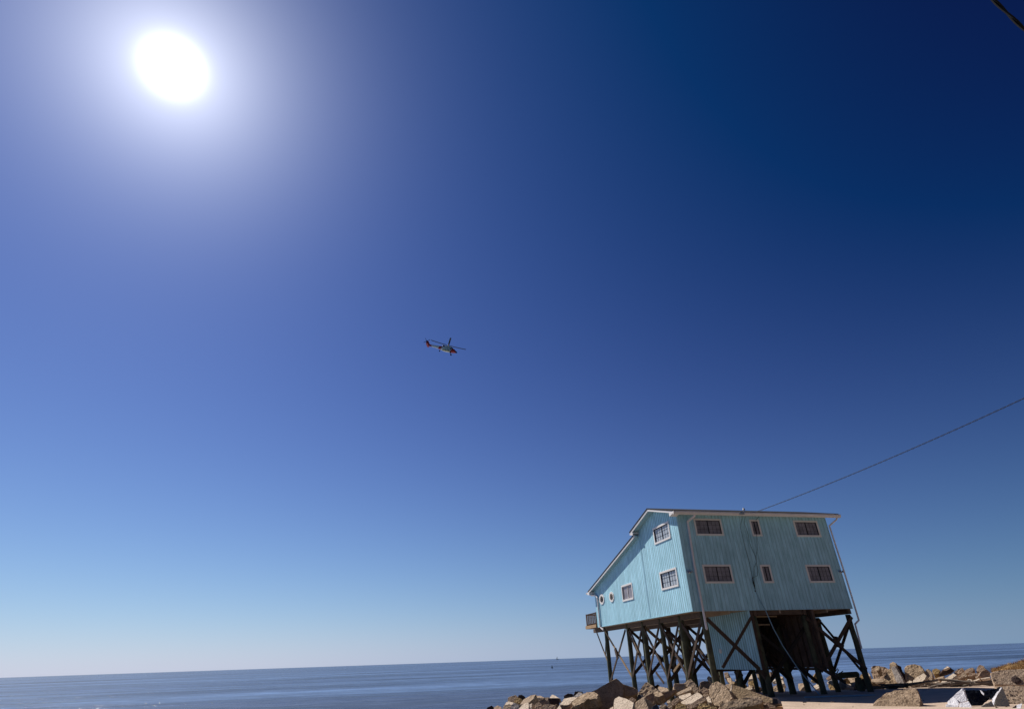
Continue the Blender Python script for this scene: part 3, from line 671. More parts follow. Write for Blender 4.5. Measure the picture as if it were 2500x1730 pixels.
def slab(name, label, cat, poly, rng_, nrm, th, m, amp=.05, group=None, kind=None, taper=.92, sub=.16):
    """a broken piece whose visible face has the given outline, at its own distance, facing nrm, th metres thick"""
    n = Vector(nrm).normalized()
    cx_ = sum(p[0] for p in poly)/len(poly); cy_ = sum(p[1] for p in poly)/len(poly)
    P0 = at_range(cx_, cy_, rng_)
    pts = []
    for x, y in poly:
        d = ray(x, y); k = (P0-CAM).dot(n)/d.dot(n); pts.append(CAM + d*k)
    c0 = sum(pts, Vector())/len(pts)
    size = max((p-c0).length for p in pts)
    maxd = (P0-CAM).length
    bm = bmesh.new(); r_ = random.Random(len(label)*13+int(cx_))
    f = [bm.verts.new(p-c0) for p in pts]
    b_ = [bm.verts.new((p-c0)*(taper+r_.uniform(-.06, .06)) - n*th*r_.uniform(.85, 1.15)) for p in pts]
    bm.faces.new(f); bm.faces.new(b_)
    for i in range(len(f)): j = (i+1) % len(f); bm.faces.new((f[i], f[j], b_[j], b_[i]))
    bmesh.ops.bevel(bm, geom=[e for e in bm.edges], offset=min(.04, size*.05), segments=1, affect='EDGES', clamp_overlap=True)
    roughen(bm, size, amp*size, r_.uniform(0, 50), lim=size*sub)
    o = link(name, bm, m); o.location = c0
    tag(o, label, cat, group, kind)
    return o
UP = (-.45, -.30, .84); SH = (-.25, -.90, .36); LF = (-.84, -.35, .42); FR = (-.60, -.52, .61); FQ = (-.50, -.66, .56); RT = (.1, -.9, .42); FL = (-.30, -.40, .87)
def P(t_, *xy): return tile(t_, [(xy[i], xy[i+1]) for i in range(0, len(xy), 2)])
K = [
 # ---- left end of the rubble
 ('boulder', 'low dark stones forming the far left tip of the rubble bank', P(1,130,760,160,705,250,665,290,700,300,760), 44, SH, .6, 'dark', .1),
 ('boulder', 'low brown stone just right of the dark left tip of the rubble', P(1,295,760,290,700,370,655,440,690,470,760), 43.5, UP, .6, 'brown', .1),
 ('boulder', 'tan wedge at the waterline between low brown stone and mottled lump', P(1,455,770,500,650,600,635,665,650,650,770), 41, FQ, .6, 'tan', .08),
 ('boulder', 'upright grey brown boulder highest on the left end of the bank', P(1,570,590,575,500,730,448,775,490,765,560,690,610), 44, FQ, .8, 'brown', .1),
 ('boulder', 'dark wet lump right behind the ochre stone at left', P(1,775,500,790,455,860,448,920,485,935,525,860,545,800,530), 45, SH, .8, 'dark', .12),
 ('boulder', 'ochre stained stone near the left end of the bank', P(1,690,605,730,520,800,503,860,540,850,590,800,625), 42.5, FQ, .7, 'ochre', .12),
 ('concrete_slab', 'flat sunlit tan stone below the upright left boulder', P(1,505,660,540,600,600,578,700,605,660,660), 42, UP, .4, 'pale', .06),
 ('concrete_slab', 'long tan slab sloping down left of the pale tipped slab', P(1,810,650,880,545,1060,450,1150,440,1095,530,1000,600,960,650), 41, UP, .5, 'tan', .06),
 ('concrete_slab', 'low slab with dark broken edge on top of the left bank', P(1,1060,455,1240,465,1325,500,1300,525,1150,508,1080,500), 42.5, UP, .35, 'tan', .05),
 ('boulder', 'mottled grey lump with dark holes low in the left bank', P(1,635,670,690,605,800,640,800,765,640,765), 37.5, FQ, .7, 'grey', .14),
 ('concrete_slab', 'tall pale smooth slab face low in the left bank', P(1,765,765,850,660,980,588,1005,650,995,765), 35.5, UP, .4, 'pale', .03),
 ('boulder', 'narrow pale upright chip right of the tall pale slab face', P(1,1008,765,1012,640,1062,618,1045,765), 36.5, LF, .4, 'pale', .06),
 ('boulder', 'brown boulder at bottom edge left of the layered brown slab', P(1,1110,765,1120,650,1180,588,1260,640,1255,765), 36, FQ, .8, 'brown', .1),
 ('boulder', 'square brown block in the middle of the left bank', P(1,1190,570,1300,525,1385,575,1395,650,1195,655), 38, SH, .7, 'brown', .08),
 ('concrete_block', 'dark square block with flat sunlit top in the left bank', P(1,1380,540,1400,515,1620,518,1612,645,1440,640), 38.5, SH, .9, 'dark', .04),
 ('concrete_slab', 'pale pointed slab sticking up behind the dark square block', P(1,1400,525,1450,442,1500,445,1640,525), 39.5, UP, .3, 'pale', .04),
 ('boulder', 'tan crumbly piece between two left bank slabs', P(1,1320,500,1400,500,1410,600,1330,600), 40, FQ, .5, 'tan', .1),
 ('boulder', 'layered brown slab with light upper edge at the bottom edge', P(1,1250,765,1262,690,1300,640,1500,650,1540,680,1520,765), 35.5, FQ, .7, 'brown', .09),
 ('boulder', 'reddish brown corner piece beside the layered brown slab', P(1,1400,765,1440,690,1560,640,1600,690,1560,765), 35.8, SH, .5, 'brown', .09),
 ('boulder', 'small very pale triangle of concrete at the bottom edge', P(1,1530,765,1620,650,1670,765), 34.8, UP, .4, 'pale', .04),
 ('concrete_slab', 'thick tilted slab with sunlit tan top left of the huge slab', P(1,1608,650,1700,525,1850,490,2060,490,2000,570,1870,570,1800,655,1750,672), 36.8, UP, .35, 'pale', .05),
 ('boulder', 'dark broken side below the sunlit tan top slab', P(1,1622,655,1780,662,1850,640,1840,765,1680,765), 36.2, SH, .7, 'brown', .08),
 ('boulder', 'dark wet rock just behind the tilted tan topped slab', P(1,1695,480,1780,420,1885,430,1895,480), 45, SH, .7, 'dark', .12),
 ('boulder', 'dark seaweed coloured rock highest behind the huge slab', P(1,1890,460,1930,380,2080,383,2092,470,1900,478), 44.5, SH, .8, 'dark', .1),
 ('boulder', 'light grey knobbly rock in front of the dark wet rocks', P(1,1895,490,1990,400,2070,395,2075,490), 43, UP, .6, 'grey', .14),
 # ---- the huge slab and its neighbours
 ('concrete_slab', 'huge dark brown slab leaning with its peak before the far left pile', P(2,-70,765,40,640,200,520,300,460,430,400,610,290,800,180,850,215,930,290,960,400,940,530,850,640,720,745,520,765), 36.2, SH, .55, 'brown', .022),
 ('boulder', 'rough tan broken edge lying along the left shoulder of the huge slab', P(2,-40,650,0,575,150,500,250,445,400,435,485,490,440,570,250,580,120,690,20,720), 35.7, UP, .5, 'shell', .11),
 ('boulder', 'rugged tan brown block against the right flank of the huge slab', P(2,915,290,1010,325,1100,345,1215,400,1212,475,1130,510,930,550), 36.8, SH, .9, 'brown', .08),
 ('concrete_slab', 'bright cream slab face standing at the bottom edge', P(2,748,780,752,600,770,565,855,518,1000,575,1147,640,1112,780), 33.4, UP, .35, 'pale', .02),
 ('boulder', 'small dark scraps in the shaded gap above the cream slab', P(2,1030,575,1100,540,1180,590,1150,640,1060,610), 35.5, FQ, .3, 'brown', .1),
 ('boulder', 'small pale stone left of the cream slab at the bottom edge', P(2,660,780,700,735,745,715,748,780), 33.6, UP, .3, 'pale', .08),
 ('boulder', 'sharp peaked rough boulder before the third gable side pile', P(2,1192,560,1200,470,1310,340,1360,248,1415,272,1540,370,1665,470,1610,540,1500,540,1300,530), 38, FQ, .9, 'shell', .09),
 ('boulder', 'small bluish dark stone wedged under the peaked boulder', P(2,1195,560,1205,490,1300,500,1310,540,1230,575), 37, FQ, .4, 'blue', .08),
 ('boulder', 'pointed tan boulder lit on its left at the bottom edge', P(2,1130,780,1145,670,1210,590,1330,525,1360,640,1420,780), 34, LF, .7, 'tan', .08),
 ('concrete_slab', 'dark slab with straight rusty upper edge right of the pointed boulder', P(2,1345,520,1485,452,1530,500,1505,640,1490,780,1400,780,1350,640), 34.6, SH, .5, 'brown', .03),
 ('boulder', 'curved slab sagging between peaked boulder and wedge shaped block', P(2,1500,440,1600,450,1680,490,1800,420,1920,380,1935,430,1850,490,1750,570,1700,610,1560,620,1505,570), 37, SH, .7, 'brown', .06),
 ('boulder', 'rough lit ridge along the top of the curved sagging slab', P(2,1500,470,1560,420,1660,465,1700,500,1600,540,1510,520), 36.6, UP, .4, 'shell', .1),
 ('concrete_slab', 'flat slab with pale upper edge lying beyond the third pile', P(2,1575,375,1600,333,1800,372,1845,400,1835,430,1650,445), 43, UP, .4, 'tan', .05),
 ('boulder', 'dark rock at the waterline beside the third gable side pile', P(2,1515,340,1580,300,1625,330,1580,390,1530,380), 45, SH, .6, 'dark', .1),
 ('concrete_block', 'brown block with shadowed face under the fourth gable side pile', P(2,1882,400,1888,285,2080,280,2115,340,2090,390,1960,440), 38, SH, .8, 'tan', .07),
 ('boulder', 'wide wedge boulder covering the foot of the fifth gable side pile', P(2,2040,310,2120,240,2190,195,2222,215,2310,310,2330,400,2190,350,2100,350), 38.5, FQ, .9, 'tan', .09),
 ('concrete_slab', 'long narrow slab tilted up to the right below the wedge boulder', P(2,1928,470,1950,448,2190,332,2228,352,2225,405,1965,505), 36.4, FL, .35, 'tan', .06),
 ('boulder', 'brown block right of the long narrow tilted slab', P(3,215,640,225,600,335,585,350,640,340,700,230,690), 36.8, FQ, .5, 'tan', .08),
 ('concrete_slab', 'short pale slab under the long narrow tilted slab', P(2,1970,520,2200,452,2217,505,2060,595,1990,560), 35.8, UP, .3, 'pale', .03),
 ('concrete_slab', 'long pale topped slab tilted up right of the rubble middle', P(3,-5,870,330,672,425,730,432,770,235,890,110,915,40,900), 34.8, UP, .4, 'pale', .04),
 ('concrete_slab', 'brown slab tucked under the long pale topped slab', P(3,125,940,400,800,475,765,505,830,300,955,200,1010,130,1010), 34.2, FQ, .4, 'brown', .05),
 ('boulder', 'brown stone above the bluish lump in the lower middle', P(2,1825,690,1850,600,1960,543,2005,600,1900,710), 34.6, FQ, .5, 'brown', .09),
 ('boulder', 'square brown stone right of the bluish lump', P(2,1745,780,1750,710,1830,635,1860,730,1840,780), 34, FQ, .5, 'tan', .08),
 ('boulder', 'flat topped tan stone directly right of the bluish lump', P(2,1608,720,1680,658,1745,685,1710,780,1640,780), 34, FQ, .5, 'tan', .09),
 ('boulder', 'bluish black knobbly lump at the bottom edge', P(2,1462,780,1480,720,1560,662,1605,735,1620,780), 33.2, SH, .5, 'blue', .12),
 ('boulder', 'ochre green boulder at the bottom edge below the long pale slab', P(2,1895,780,1920,700,1960,655,2110,680,2140,780), 33.4, FQ, .6, 'ochre', .1),
 ('boulder', 'tiny tan stone in the dark gap left of the brown stones', P(2,1745,640,1770,600,1810,600,1825,640,1790,660), 35.2, UP, .3, 'tan', .1),
 ('boulder', 'small cream stone right of the mossy crumbly lump', P(3,470,800,545,745,575,790,600,880,540,870), 35.2, UP, .4, 'pale', .06),
 ('boulder', 'tan stone stacked above the small cream stone', P(3,425,740,470,700,530,705,550,745,480,790), 35.8, FQ, .4, 'tan', .08),
 ('concrete_slab', 'grey brown rubble piece left of the round shaggy boulder', P(3,360,680,440,580,535,620,545,690,430,705), 36.8, FQ, .5, 'brown', .08),
 ('boulder', 'dark square boulder behind the rubble beside the corner pile', P(3,375,500,430,470,540,470,575,520,550,610,400,630), 39.5, SH, .8, 'brown', .06),
 ('boulder', 'knobbly tan stone at the left foot of the corner pile', P(3,498,415,540,372,600,400,640,450,600,500,550,470), 40.5, UP, .5, 'tan', .13),
 # ---- front of the house
 ('boulder', 'round shaggy boulder in front of the corner pile', P(3,530,690,545,570,590,520,640,488,705,476,790,515,880,600,935,680,1000,800,900,870,720,960,630,940,600,820), 35, LF, 1.3, 'shell', .07),
 ('concrete_slab', 'thin smooth triangular panel lying tilted in front of the house', P(3,905,720,945,650,958,535,1000,535,1100,567,1755,795,1750,900,1540,860,1300,850,1010,830), 35, (-.48,-.66,.58), .09, 'smooth', .005),
 ('concrete_slab', 'pale broken left edge on the smooth triangular panel', P(3,903,718,930,650,950,600,955,545,985,530,968,600,960,690,925,735), 34.85, LF, .06, 'pale', .03),
 ('boulder', 'long rough reddish slab lying below the smooth triangular panel', P(3,700,1010,745,890,850,865,1100,800,1400,743,1505,748,1565,840,1550,900,1400,930,1000,1010), 33.4, FQ, .6, 'shell', .05),
 ('boulder', 'brown stone off the right end of the long rough slab', P(3,1560,880,1625,868,1700,900,1780,930,1840,1010,1620,1010), 33.8, FQ, .5, 'brown', .09),
 ('boulder', 'mossy crumbly lump at the bottom edge left of the long rough slab', P(3,320,1010,360,890,430,875,500,900,600,930,705,960,705,1010), 33, FQ, .6, 'ochre', .13),
 # ---- behind the piles, seaward
 ('concrete_block', 'sunlit tan block seen behind the piles below the store room', P(3,1245,350,1390,335,1395,425,1270,445), 58.0, UP, .6, 'pale', .04),
 ('concrete_block', 'smaller tan block right of the sunlit block behind the piles', P(3,1430,335,1500,333,1525,400,1455,410), 58.0, FR, .6, 'tan', .05),
 ('concrete_slab', 'dark reddish slab end standing above the water behind the piles', P(3,1690,300,1830,290,1848,350,1800,385,1700,385), 60.0, SH, .7, 'brown', .03),
 ('boulder', 'tan lump behind the piles under the store room left part', P(3,880,412,960,400,975,500,900,490), 57.0, UP, .5, 'tan', .07),
 ('boulder', 'mottled pale rock between two dark piles under the store room', P(3,1030,440,1120,430,1150,575,1080,565), 56.0, FR, .7, 'shell', .08),
 ('boulder', 'flat pale cap above the mottled pale rock', P(3,1050,415,1120,372,1135,430,1070,440), 57.5, UP, .4, 'pale', .06),
 ('boulder', 'rough ochre rock below the sunlit tan block behind piles', P(3,1275,480,1400,450,1405,620,1300,640), 55.5, FR, .7, 'ochre', .1),
 ('boulder', 'rounded tan rock at the feet of the front piles', P(3,1390,620,1430,590,1485,600,1505,690,1400,680), 54.5, FR, .6, 'shell', .1),
 ('boulder', 'grey rock under the left store room wall', P(3,830,310,900,300,920,400,840,410), 58.5, FR, .7, 'brown', .08),
 ('boulder', 'tan rock behind the thick front pile', P(3,860,530,1000,520,1060,600,900,620), 54.5, FR, .6, 'tan', .08),
 ('concrete_slab', 'curved pale slab like a shell behind the middle piles', P(4,-130,480,-40,410,40,380,95,385,80,425,-20,440,-100,490), 59.5, UP, .3, 'pale', .03),
 ('concrete_slab', 'tan slab leaning right of the curved pale slab', P(4,165,400,170,350,235,335,265,370,250,410), 60.0, FR, .4, 'tan', .06),
 ('boulder', 'pale rubble piece under the curved pale slab', P(4,-60,480,90,450,120,520,20,560), 58.5, UP, .4, 'pale', .07),
 ('boulder', 'pale pink rubble between the second pair of dark piles', P(4,170,450,260,440,290,560,330,650,230,640), 58.0, UP, .6, 'pale', .1),
 ('boulder', 'ochre pebbly rock low behind the front piles', P(4,-110,580,0,520,120,600,140,700,20,700,-100,680), 57.0, FR, .5, 'shell', .11),
 ('boulder', 'tan triangle of rubble right of the dark middle pile', P(4,370,520,460,500,500,560,410,660,380,610), 58.0, UP, .5, 'tan', .07),
 ('boulder', 'dark brown pointed rock against the water behind the piles', P(4,648,420,690,318,760,350,800,400,815,450,700,465), 60.0, SH, .7, 'ochre', .07),
 ('boulder', 'heap of pale fragments below the dark pointed rock', P(4,660,560,740,500,830,470,850,560,700,640), 58.5, UP, .5, 'pale', .12),
 ('boulder', 'brown rounded rock at the far slab edge between piles', P(4,790,600,830,560,860,570,860,650,800,650), 57.5, FR, .4, 'ochre', .1),
 ('boulder', 'ochre rocks bank right behind the right middle pile', P(4,930,560,980,520,1110,470,1150,560,1140,640,980,645), 58.0, FR, .8, 'ochre', .1),
 ('concrete_slab', 'ribbed grey slab resting on the ochre rocks', P(4,900,500,930,470,1090,390,1115,440,1060,480,940,530), 59.0, UP, .25, 'grey', .04),
 ('boulder', 'tan rock on top of the ribbed grey slab', P(4,900,420,950,370,1000,360,1030,400,930,460), 60.0, FR, .5, 'brown', .08),
 ('boulder', 'yellowish stone in the gap beneath the dark beam', P(4,1300,410,1380,395,1485,388,1490,560,1350,560,1360,480), 59.0, UP, .6, 'shell', .09),
 ('boulder', 'shaded ochre stone left inside the gap beneath the dark beam', P(4,1215,440,1300,410,1360,470,1340,560,1230,560), 59.3, SH, .6, 'ochre', .09),
 ('concrete_slab', 'low pale kerb piece below the gap under the dark beam', P(4,1235,565,1480,548,1495,600,1250,630), 57.5, FR, .3, 'pale', .04),
 ('boulder', 'ochre rock right behind the short dark post', P(4,1530,400,1545,350,1600,325,1650,380,1600,430), 54.0, FR, .6, 'ochre', .1),
 ('boulder', 'pink white stone left of the right corner pile', P(4,1618,380,1690,305,1730,370,1670,415), 52.0, UP, .5, 'pale', .1),
 ('boulder', 'dark stones around the foot of the right corner pile', P(4,1580,430,1650,420,1740,480,1720,550,1600,560), 45.2, SH, .6, 'dark', .12),
 # ---- right of the house
 ('boulder', 'broad brown boulder cluster right of the corner pile', P(4,1745,280,1735,200,1790,172,1850,190,1900,178,2000,210,2085,240,2010,340,1990,470,1960,530,1850,560,1790,450), 51.7, FR, 1.2, 'brown', .11),
 ('boulder', 'bright tan knob on the broad brown boulder cluster', P(4,1820,240,1860,185,1905,185,1900,260,1850,280), 51.2, UP, .4, 'shell', .12),
 ('boulder', 'tall ochre rock with narrow upright top', P(4,1965,545,1970,460,2010,340,2100,240,2093,130,2150,98,2222,130,2240,260,2200,400,2260,540), 51.2, FR, 1.1, 'shell', .07),
 ('concrete_slab', 'narrow pinkish slab leaning on the tall ochre rock', P(5,-40,200,0,180,45,178,100,290,165,400,205,495,150,500,60,470), 50.6, LF, .4, 'grey', .03),
 ('boulder', 'dark wet rock behind the leaning pinkish slab', P(5,40,160,80,150,150,190,155,270,215,320,250,440,205,480,130,320), 51.7, SH, .6, 'dark', .1),
 ('boulder', 'largest rounded tan boulder standing against the sea at right', P(5,205,300,198,210,250,160,380,133,490,170,565,262,540,300,460,320,350,470,220,475), 51.7, FR, 1.4, 'shell', .06),
 ('concrete_slab', 'smooth sunlit square slab tilted before the largest tan boulder', P(5,338,495,350,420,440,360,540,293,600,350,560,410,520,460,420,495), 50.2, UP, .5, 'pale', .03),
 ('boulder', 'shadowed right side block beside the smooth sunlit square slab', P(5,545,455,600,350,645,420,640,460,590,470), 50.4, RT, .5, 'tan', .06),
 ('concrete_block', 'upright tan block right of the largest rounded boulder', P(5,565,315,580,235,635,228,700,300,695,430,645,440,600,350), 51.7, FR, .7, 'tan', .06),
 ('boulder', 'rounded ochre stone alone against the sea', P(5,688,270,700,235,760,214,832,250,805,315,720,325), 52.7, FR, .7, 'ochre', .07),
 ('concrete_slab', 'dark tilted slab with bright pointed upper edge', P(5,845,290,880,235,1000,190,1095,260,1000,300,900,320), 52.5, SH, .5, 'dark', .05),
 ('concrete_slab', 'bright thin chip standing on the dark tilted slab', P(5,875,240,950,178,1000,195,940,225), 52.3, UP, .12, 'pale', .04),
 ('boulder', 'pile of small grey brown rubble right of the dark tilted slab', P(5,1075,280,1130,240,1215,200,1255,245,1200,320,1100,330), 52.4, FR, .6, 'brown', .16),
 ('concrete_slab', 'brown slab tilted up right with rounded end', P(5,1195,320,1290,230,1400,198,1438,230,1400,290,1280,310), 52.0, FR, .4, 'brown', .06),
 ('concrete_slab', 'long sunlit slab tilted up to the right in the right bank', P(5,828,470,900,400,1060,298,1135,340,1010,430,890,482), 50.2, UP, .3, 'pale', .03),
 ('concrete_slab', 'low tan slab left of the long sunlit right bank slab', P(5,725,412,800,370,905,350,885,395), 50.8, UP, .3, 'tan', .05),
 ('boulder', 'brown slanted stone above the small flat brown slab', P(5,1088,390,1190,333,1262,370,1185,405), 50.8, FR, .4, 'brown', .07),
 ('boulder', 'small flat brown slab just above the driftwood', P(5,1005,465,1020,410,1130,400,1185,440,1150,470), 50.0, FR, .4, 'brown', .06),
 ('boulder', 'brown pyramid stone in the middle of the right bank', P(5,1145,345,1250,295,1312,340,1290,375), 51.2, FR, .5, 'tan', .08),
 ('boulder', 'tan stone right of the brown pyramid stone', P(5,1308,355,1350,298,1490,300,1505,330,1345,365), 51.2, FR, .5, 'brown', .08),
 ('boulder', 'brown tooth shaped rock rising near the grassy block', P(5,1465,275,1480,210,1520,153,1595,170,1625,220,1545,295), 52.2, FR, .7, 'brown', .07),
 ('boulder', 'dark faced boulder with sunlit left edge beside the grassy block', P(5,1498,350,1560,262,1640,224,1722,290,1705,385,1560,385), 51.2, SH, .8, 'brown', .06),
 ('concrete_slab', 'thin pale strip of concrete left of the grassy block', P(5,1538,392,1700,368,1718,385,1550,408), 50.0, UP, .15, 'pale', .03),
 ('boulder', 'small pale wedge above the right end of the driftwood', P(5,1395,435,1520,388,1535,410,1440,455), 50.0, UP, .3, 'pale', .05),
 ('boulder', 'small round tan stone below the dark faced boulder', P(5,1448,360,1490,340,1505,380,1460,395), 50.2, FR, .3, 'tan', .1),
 ('boulder', 'pale low stone at the left foot of the square slab', P(5,215,480,290,428,340,440,345,495,220,505), 50.0, UP, .4, 'pale', .07),
 ('boulder', 'low pale stone right of the upright tan block', P(5,640,462,780,424,835,450,765,475), 50.2, UP, .3, 'pale', .06),
 ('boulder', 'tan stone along the right bank between sunlit slab and driftwood', P(5,1265,445,1330,400,1400,420,1400,450), 49.9, UP, .3, 'pale', .08),
 ('boulder', 'grey rubble mound rising beyond the grassy block', P(5,1855,245,1960,180,2030,118,2165,150,2230,200,2200,260,1900,280), 52.7, UP, .9, 'grey', .14),
 # ---- foreground right
 ('boulder', 'big rough grassy textured block lying on the slab at lower right', [(2128,1727),(2130,1716),(2138,1707),(2150,1705),(2153,1697),(2163,1689),(2185,1684),(2232,1677),(2240,1682),(2245,1700),(2248,1722),(2240,1732)], 31.9, FR, 1.1, 'shell', .045),
 ('boulder', 'smooth shadowed right side of the big rough block', [(2233,1679),(2241,1680),(2247,1700),(2252,1715),(2260,1724),(2242,1727),(2238,1700)], 32.0, RT, .5, 'tan', .03),
 ('boulder', 'pointed ochre rock poking up at the bottom by the pale blue cable', P(4,680,1010,700,940,800,850,830,858,930,930,1035,1010), 34.3, FR, .7, 'ochre', .06),
 ('boulder', 'crumbly low tan lump left of the big rough block', P(4,1380,1010,1400,960,1500,935,1770,955,1800,1010), 34.2, UP, .5, 'shell', .12),
]
for kind_, lab, poly, rg, nrm, th, m_, amp in K:
    slab(kind_, lab, 'boulder' if kind_ == 'boulder' else 'concrete slab' if kind_ == 'concrete_slab' else 'concrete block', poly, rg, nrm, th, ROCK[m_], amp*.8, 'broken rocks and concrete along the shore')

# small unnamed rubble that fills the gaps: each stone its own object
def stone(seed):
    r_ = random.Random(seed); bm = bmesh.new(); s = (1, r_.uniform(.5, .9), r_.uniform(.3, .7))
    for _ in range(14): 
        v = Vector((r_.uniform(-1, 1), r_.uniform(-1, 1), r_.uniform(-1, 1))); v = v/max(map(abs, v))*r_.uniform(.75, 1)
        bm.verts.new((v.x*s[0], v.y*s[1], v.z*s[2]))
    g_ = bmesh.ops.convex_hull(bm, input=bm.verts[:])
    bmesh.ops.delete(bm, geom=[v for v in bm.verts if not v.link_faces], context='VERTS')
    bmesh.ops.bevel(bm, geom=bm.edges[:], offset=.05, segments=1, affect='EDGES')
    roughen(bm, 1.2, .09, seed, lim=.3)
    me = bpy.data.meshes.new('stone'); bm.to_mesh(me); bm.free(); return me
protos = {}
def fill(n, area, zoff, size, label, group, mats, seed, name='rubble_stone'):
    r_ = random.Random(seed)
    for k in range(n):
        x, y = area(r_)
        mk = r_.choice(mats); key = (r_.randrange(7), mk)
        if key not in protos:
            me = stone(key[0]*11+3); me.materials.append(ROCK[mk]); protos[key] = me
        o = bpy.data.objects.new(name, protos[key]); C.objects.link(o)
        s = size[0]*(size[1]/size[0])**r_.random()
        o.scale = (s, s*r_.uniform(.8, 1.2), s*r_.uniform(.7, 1.1)); o.rotation_euler = (r_.uniform(-.5, .5), r_.uniform(-.5, .5), r_.uniform(0, 6.3))
        o.location = (x, y, land(x, y) + zoff(x, y) + s*.15)
        tag(o, label, 'stone', group)
def polar(a0, a1, r0, r1):                                     # between two bearings seen from the camera's spot
    def f(r_):
        a_ = math.radians(r_.uniform(a0, a1)); q = r_.uniform(r0, r1); return CAM.x + math.sin(a_)*q, CAM.y + math.cos(a_)*q
    return f
fill(128, polar(azim(1230), azim(1700), 35, 43), lambda x, y: .2, (.18, .5), 'small stone packed in the gaps of the rubble bank left of the corner pile', 'small stones in the left bank', ['brown', 'tan', 'tan', 'dark', 'shell'], 1)
fill(64, lambda r_: (r_.uniform(4, 12.5), r_.uniform(12.9, 16.5)), lambda x, y: .1+.35*random.Random(int(x*97)).random(), (.25, .7), 'small stone on the shore beyond the piles under the house', 'small stones below the house', ['tan', 'pale', 'ochre', 'shell'], 2)
fill(80, lambda r_: (r_.uniform(13.8, 27), r_.uniform(5.6, 8.2)), lambda x, y: .30, (.22, .6), 'small stone in the bank between slab and sea right of the house', 'small stones in the right bank', ['tan', 'brown', 'shell', 'grey', 'pale'], 3)
fill(24, polar(azim(1560), azim(1840), 34.5, 37), lambda x, y: .0, (.15, .35), 'small stone at the foot of the boulders in front of the corner pile', 'small stones before the house', ['brown', 'tan', 'ochre'], 4)

fill(70, polar(azim(1930), azim(2440), 31.2, 35.5), lambda x, y: .02, (.03, .12), 'little pebble or chip scattered on the sunlit slab at lower right', 'pebbles on the slab', ['brown', 'tan', 'dark'], 6, 'pebble')
fill(60, lambda r_: (r_.uniform(13, 26), r_.uniform(3.6, 5.6)), lambda x, y: .05, (.10, .3), 'small chip of concrete lying along the driftwood line', 'chips by the driftwood', ['brown', 'tan', 'pale', 'dark'], 7, 'concrete_chip')

# ------------------------------------------------------------------ dark broken beam on the slab, under the right bay
bb = thing('broken_beam', 'dark beam with stub post lying on the slab between the right piles', 'beam', at_range(2080, 1675, 43.5))
n_ = (-.3, -.94, .1)
o = slab('beam', 'x', 'x', P(4,1140,308,1490,288,1532,330,1535,395,1480,392,1230,412,1140,420), 44.3, n_, .5, M['pile'], .01); 
o2 = slab('post', 'x', 'x', P(4,1488,395,1540,392,1600,500,1640,660,1540,665,1490,560), 43.9, n_, .5, M['pile'], .01)
for q in (o, o2):
    for k in ('label', 'category'): del q[k]
    mw = q.location.copy(); q.parent = bb; q.location = mw - bb.location

# driftwood along the seaward edge of the slab
r_ = random.Random(9)
def plank(p, ang_, ln_, wd, th, label, tilt=0, m='drift', name='driftwood_plank', grp='driftwood along the slab edge', cat='plank'):
    bm = bmesh.new(); n_ = 7; vs = []
    for i in range(n_):
        s = i/(n_-1)-.5; yy = noise.noise((p[0]+i*.7, p[1], 1))*wd*.35; zz = noise.noise((p[0]+i*.5, 4, p[1]))*th*.5
        for a_, c_ in ((-1,-1),(1,-1),(1,1),(-1,1)): vs.append(bm.verts.new((s*ln_, yy+a_*wd/2*(1-.5*abs(s)), zz+c_*th/2)))
    for i in range(n_-1):
        for j in range(4): bm.faces.new((vs[i*4+j], vs[i*4+(j+1) % 4], vs[i*4+4+(j+1) % 4], vs[i*4+4+j]))
    bm.faces.new(vs[:4]); bm.faces.new(vs[-4:])
    o = link(name, bm, M[m]); o.location = p; o.rotation_euler = (r_.uniform(-.3, .3), tilt, ang_); tag(o, label, cat, grp); return o
for k in range(26):
    px_ = r_.uniform(2165, 2420); q = at_range(px_, 1670, r_.uniform(47.2, 49.6) if px_ > 2200 else r_.uniform(46.5, 48.5))
    plank((q.x, q.y, firm(q.y)+.05+r_.uniform(0, .22)), r_.uniform(-.9, .1), r_.uniform(1.0, 2.8), r_.uniform(.08, .3), r_.uniform(.04, .1), 'grey driftwood board in the tangle along the seaward slab edge', r_.uniform(-.12, .12))
for k in range(10):
    q = at_range(r_.uniform(2100, 2170), 1670, r_.uniform(44, 47))
    plank((q.x, q.y, firm(q.y)+.06+r_.uniform(0, .2)), r_.uniform(-.8, .2), r_.uniform(.7, 1.6), r_.uniform(.06, .2), .05, 'short dark board lying by the feet of the right piles', r_.uniform(-.1, .1), grp='boards under the house')
for (px, py, rg, a_, ln_, wd, m_, lab) in ((1908, 1719, 34.6, .4, 2.4, .35, 'drift', 'dark twisted driftwood at the bottom edge left of the pointed ochre rock'), (1945, 1723, 34.4, -.1, 2.0, .35, 'deckpale', 'pale plank lying left of the pointed ochre rock'),
                                     (1925, 1728, 33.4, -.05, 2.6, .25, 'deckpale', 'light plank along the bottom edge below the driftwood'), (2055, 1712, 37.2, -.02, 3.6, .10, 'bluecable', 'long straight strip lying in the house shadow on the slab')):
    p = at_range(px, py, rg); plank((p.x, p.y, p.z if rg < 36 else GZ+.06), YAW*-1+a_, ln_, wd, .07, lab, 0, m_, 'plank', 'single boards on the slab')
for k in range(5):                                              # twigs snagged on the ribbed slab
    p = at_range(2034+k*3, 1640+k*1.2, 45.8); plank(tuple(p), r_.uniform(0, 3), .8, .05, .04, 'dark twig snagged beside the right middle pile', r_.uniform(-.9, .9), name='driftwood_branch', grp='snagged twigs', cat='branch')

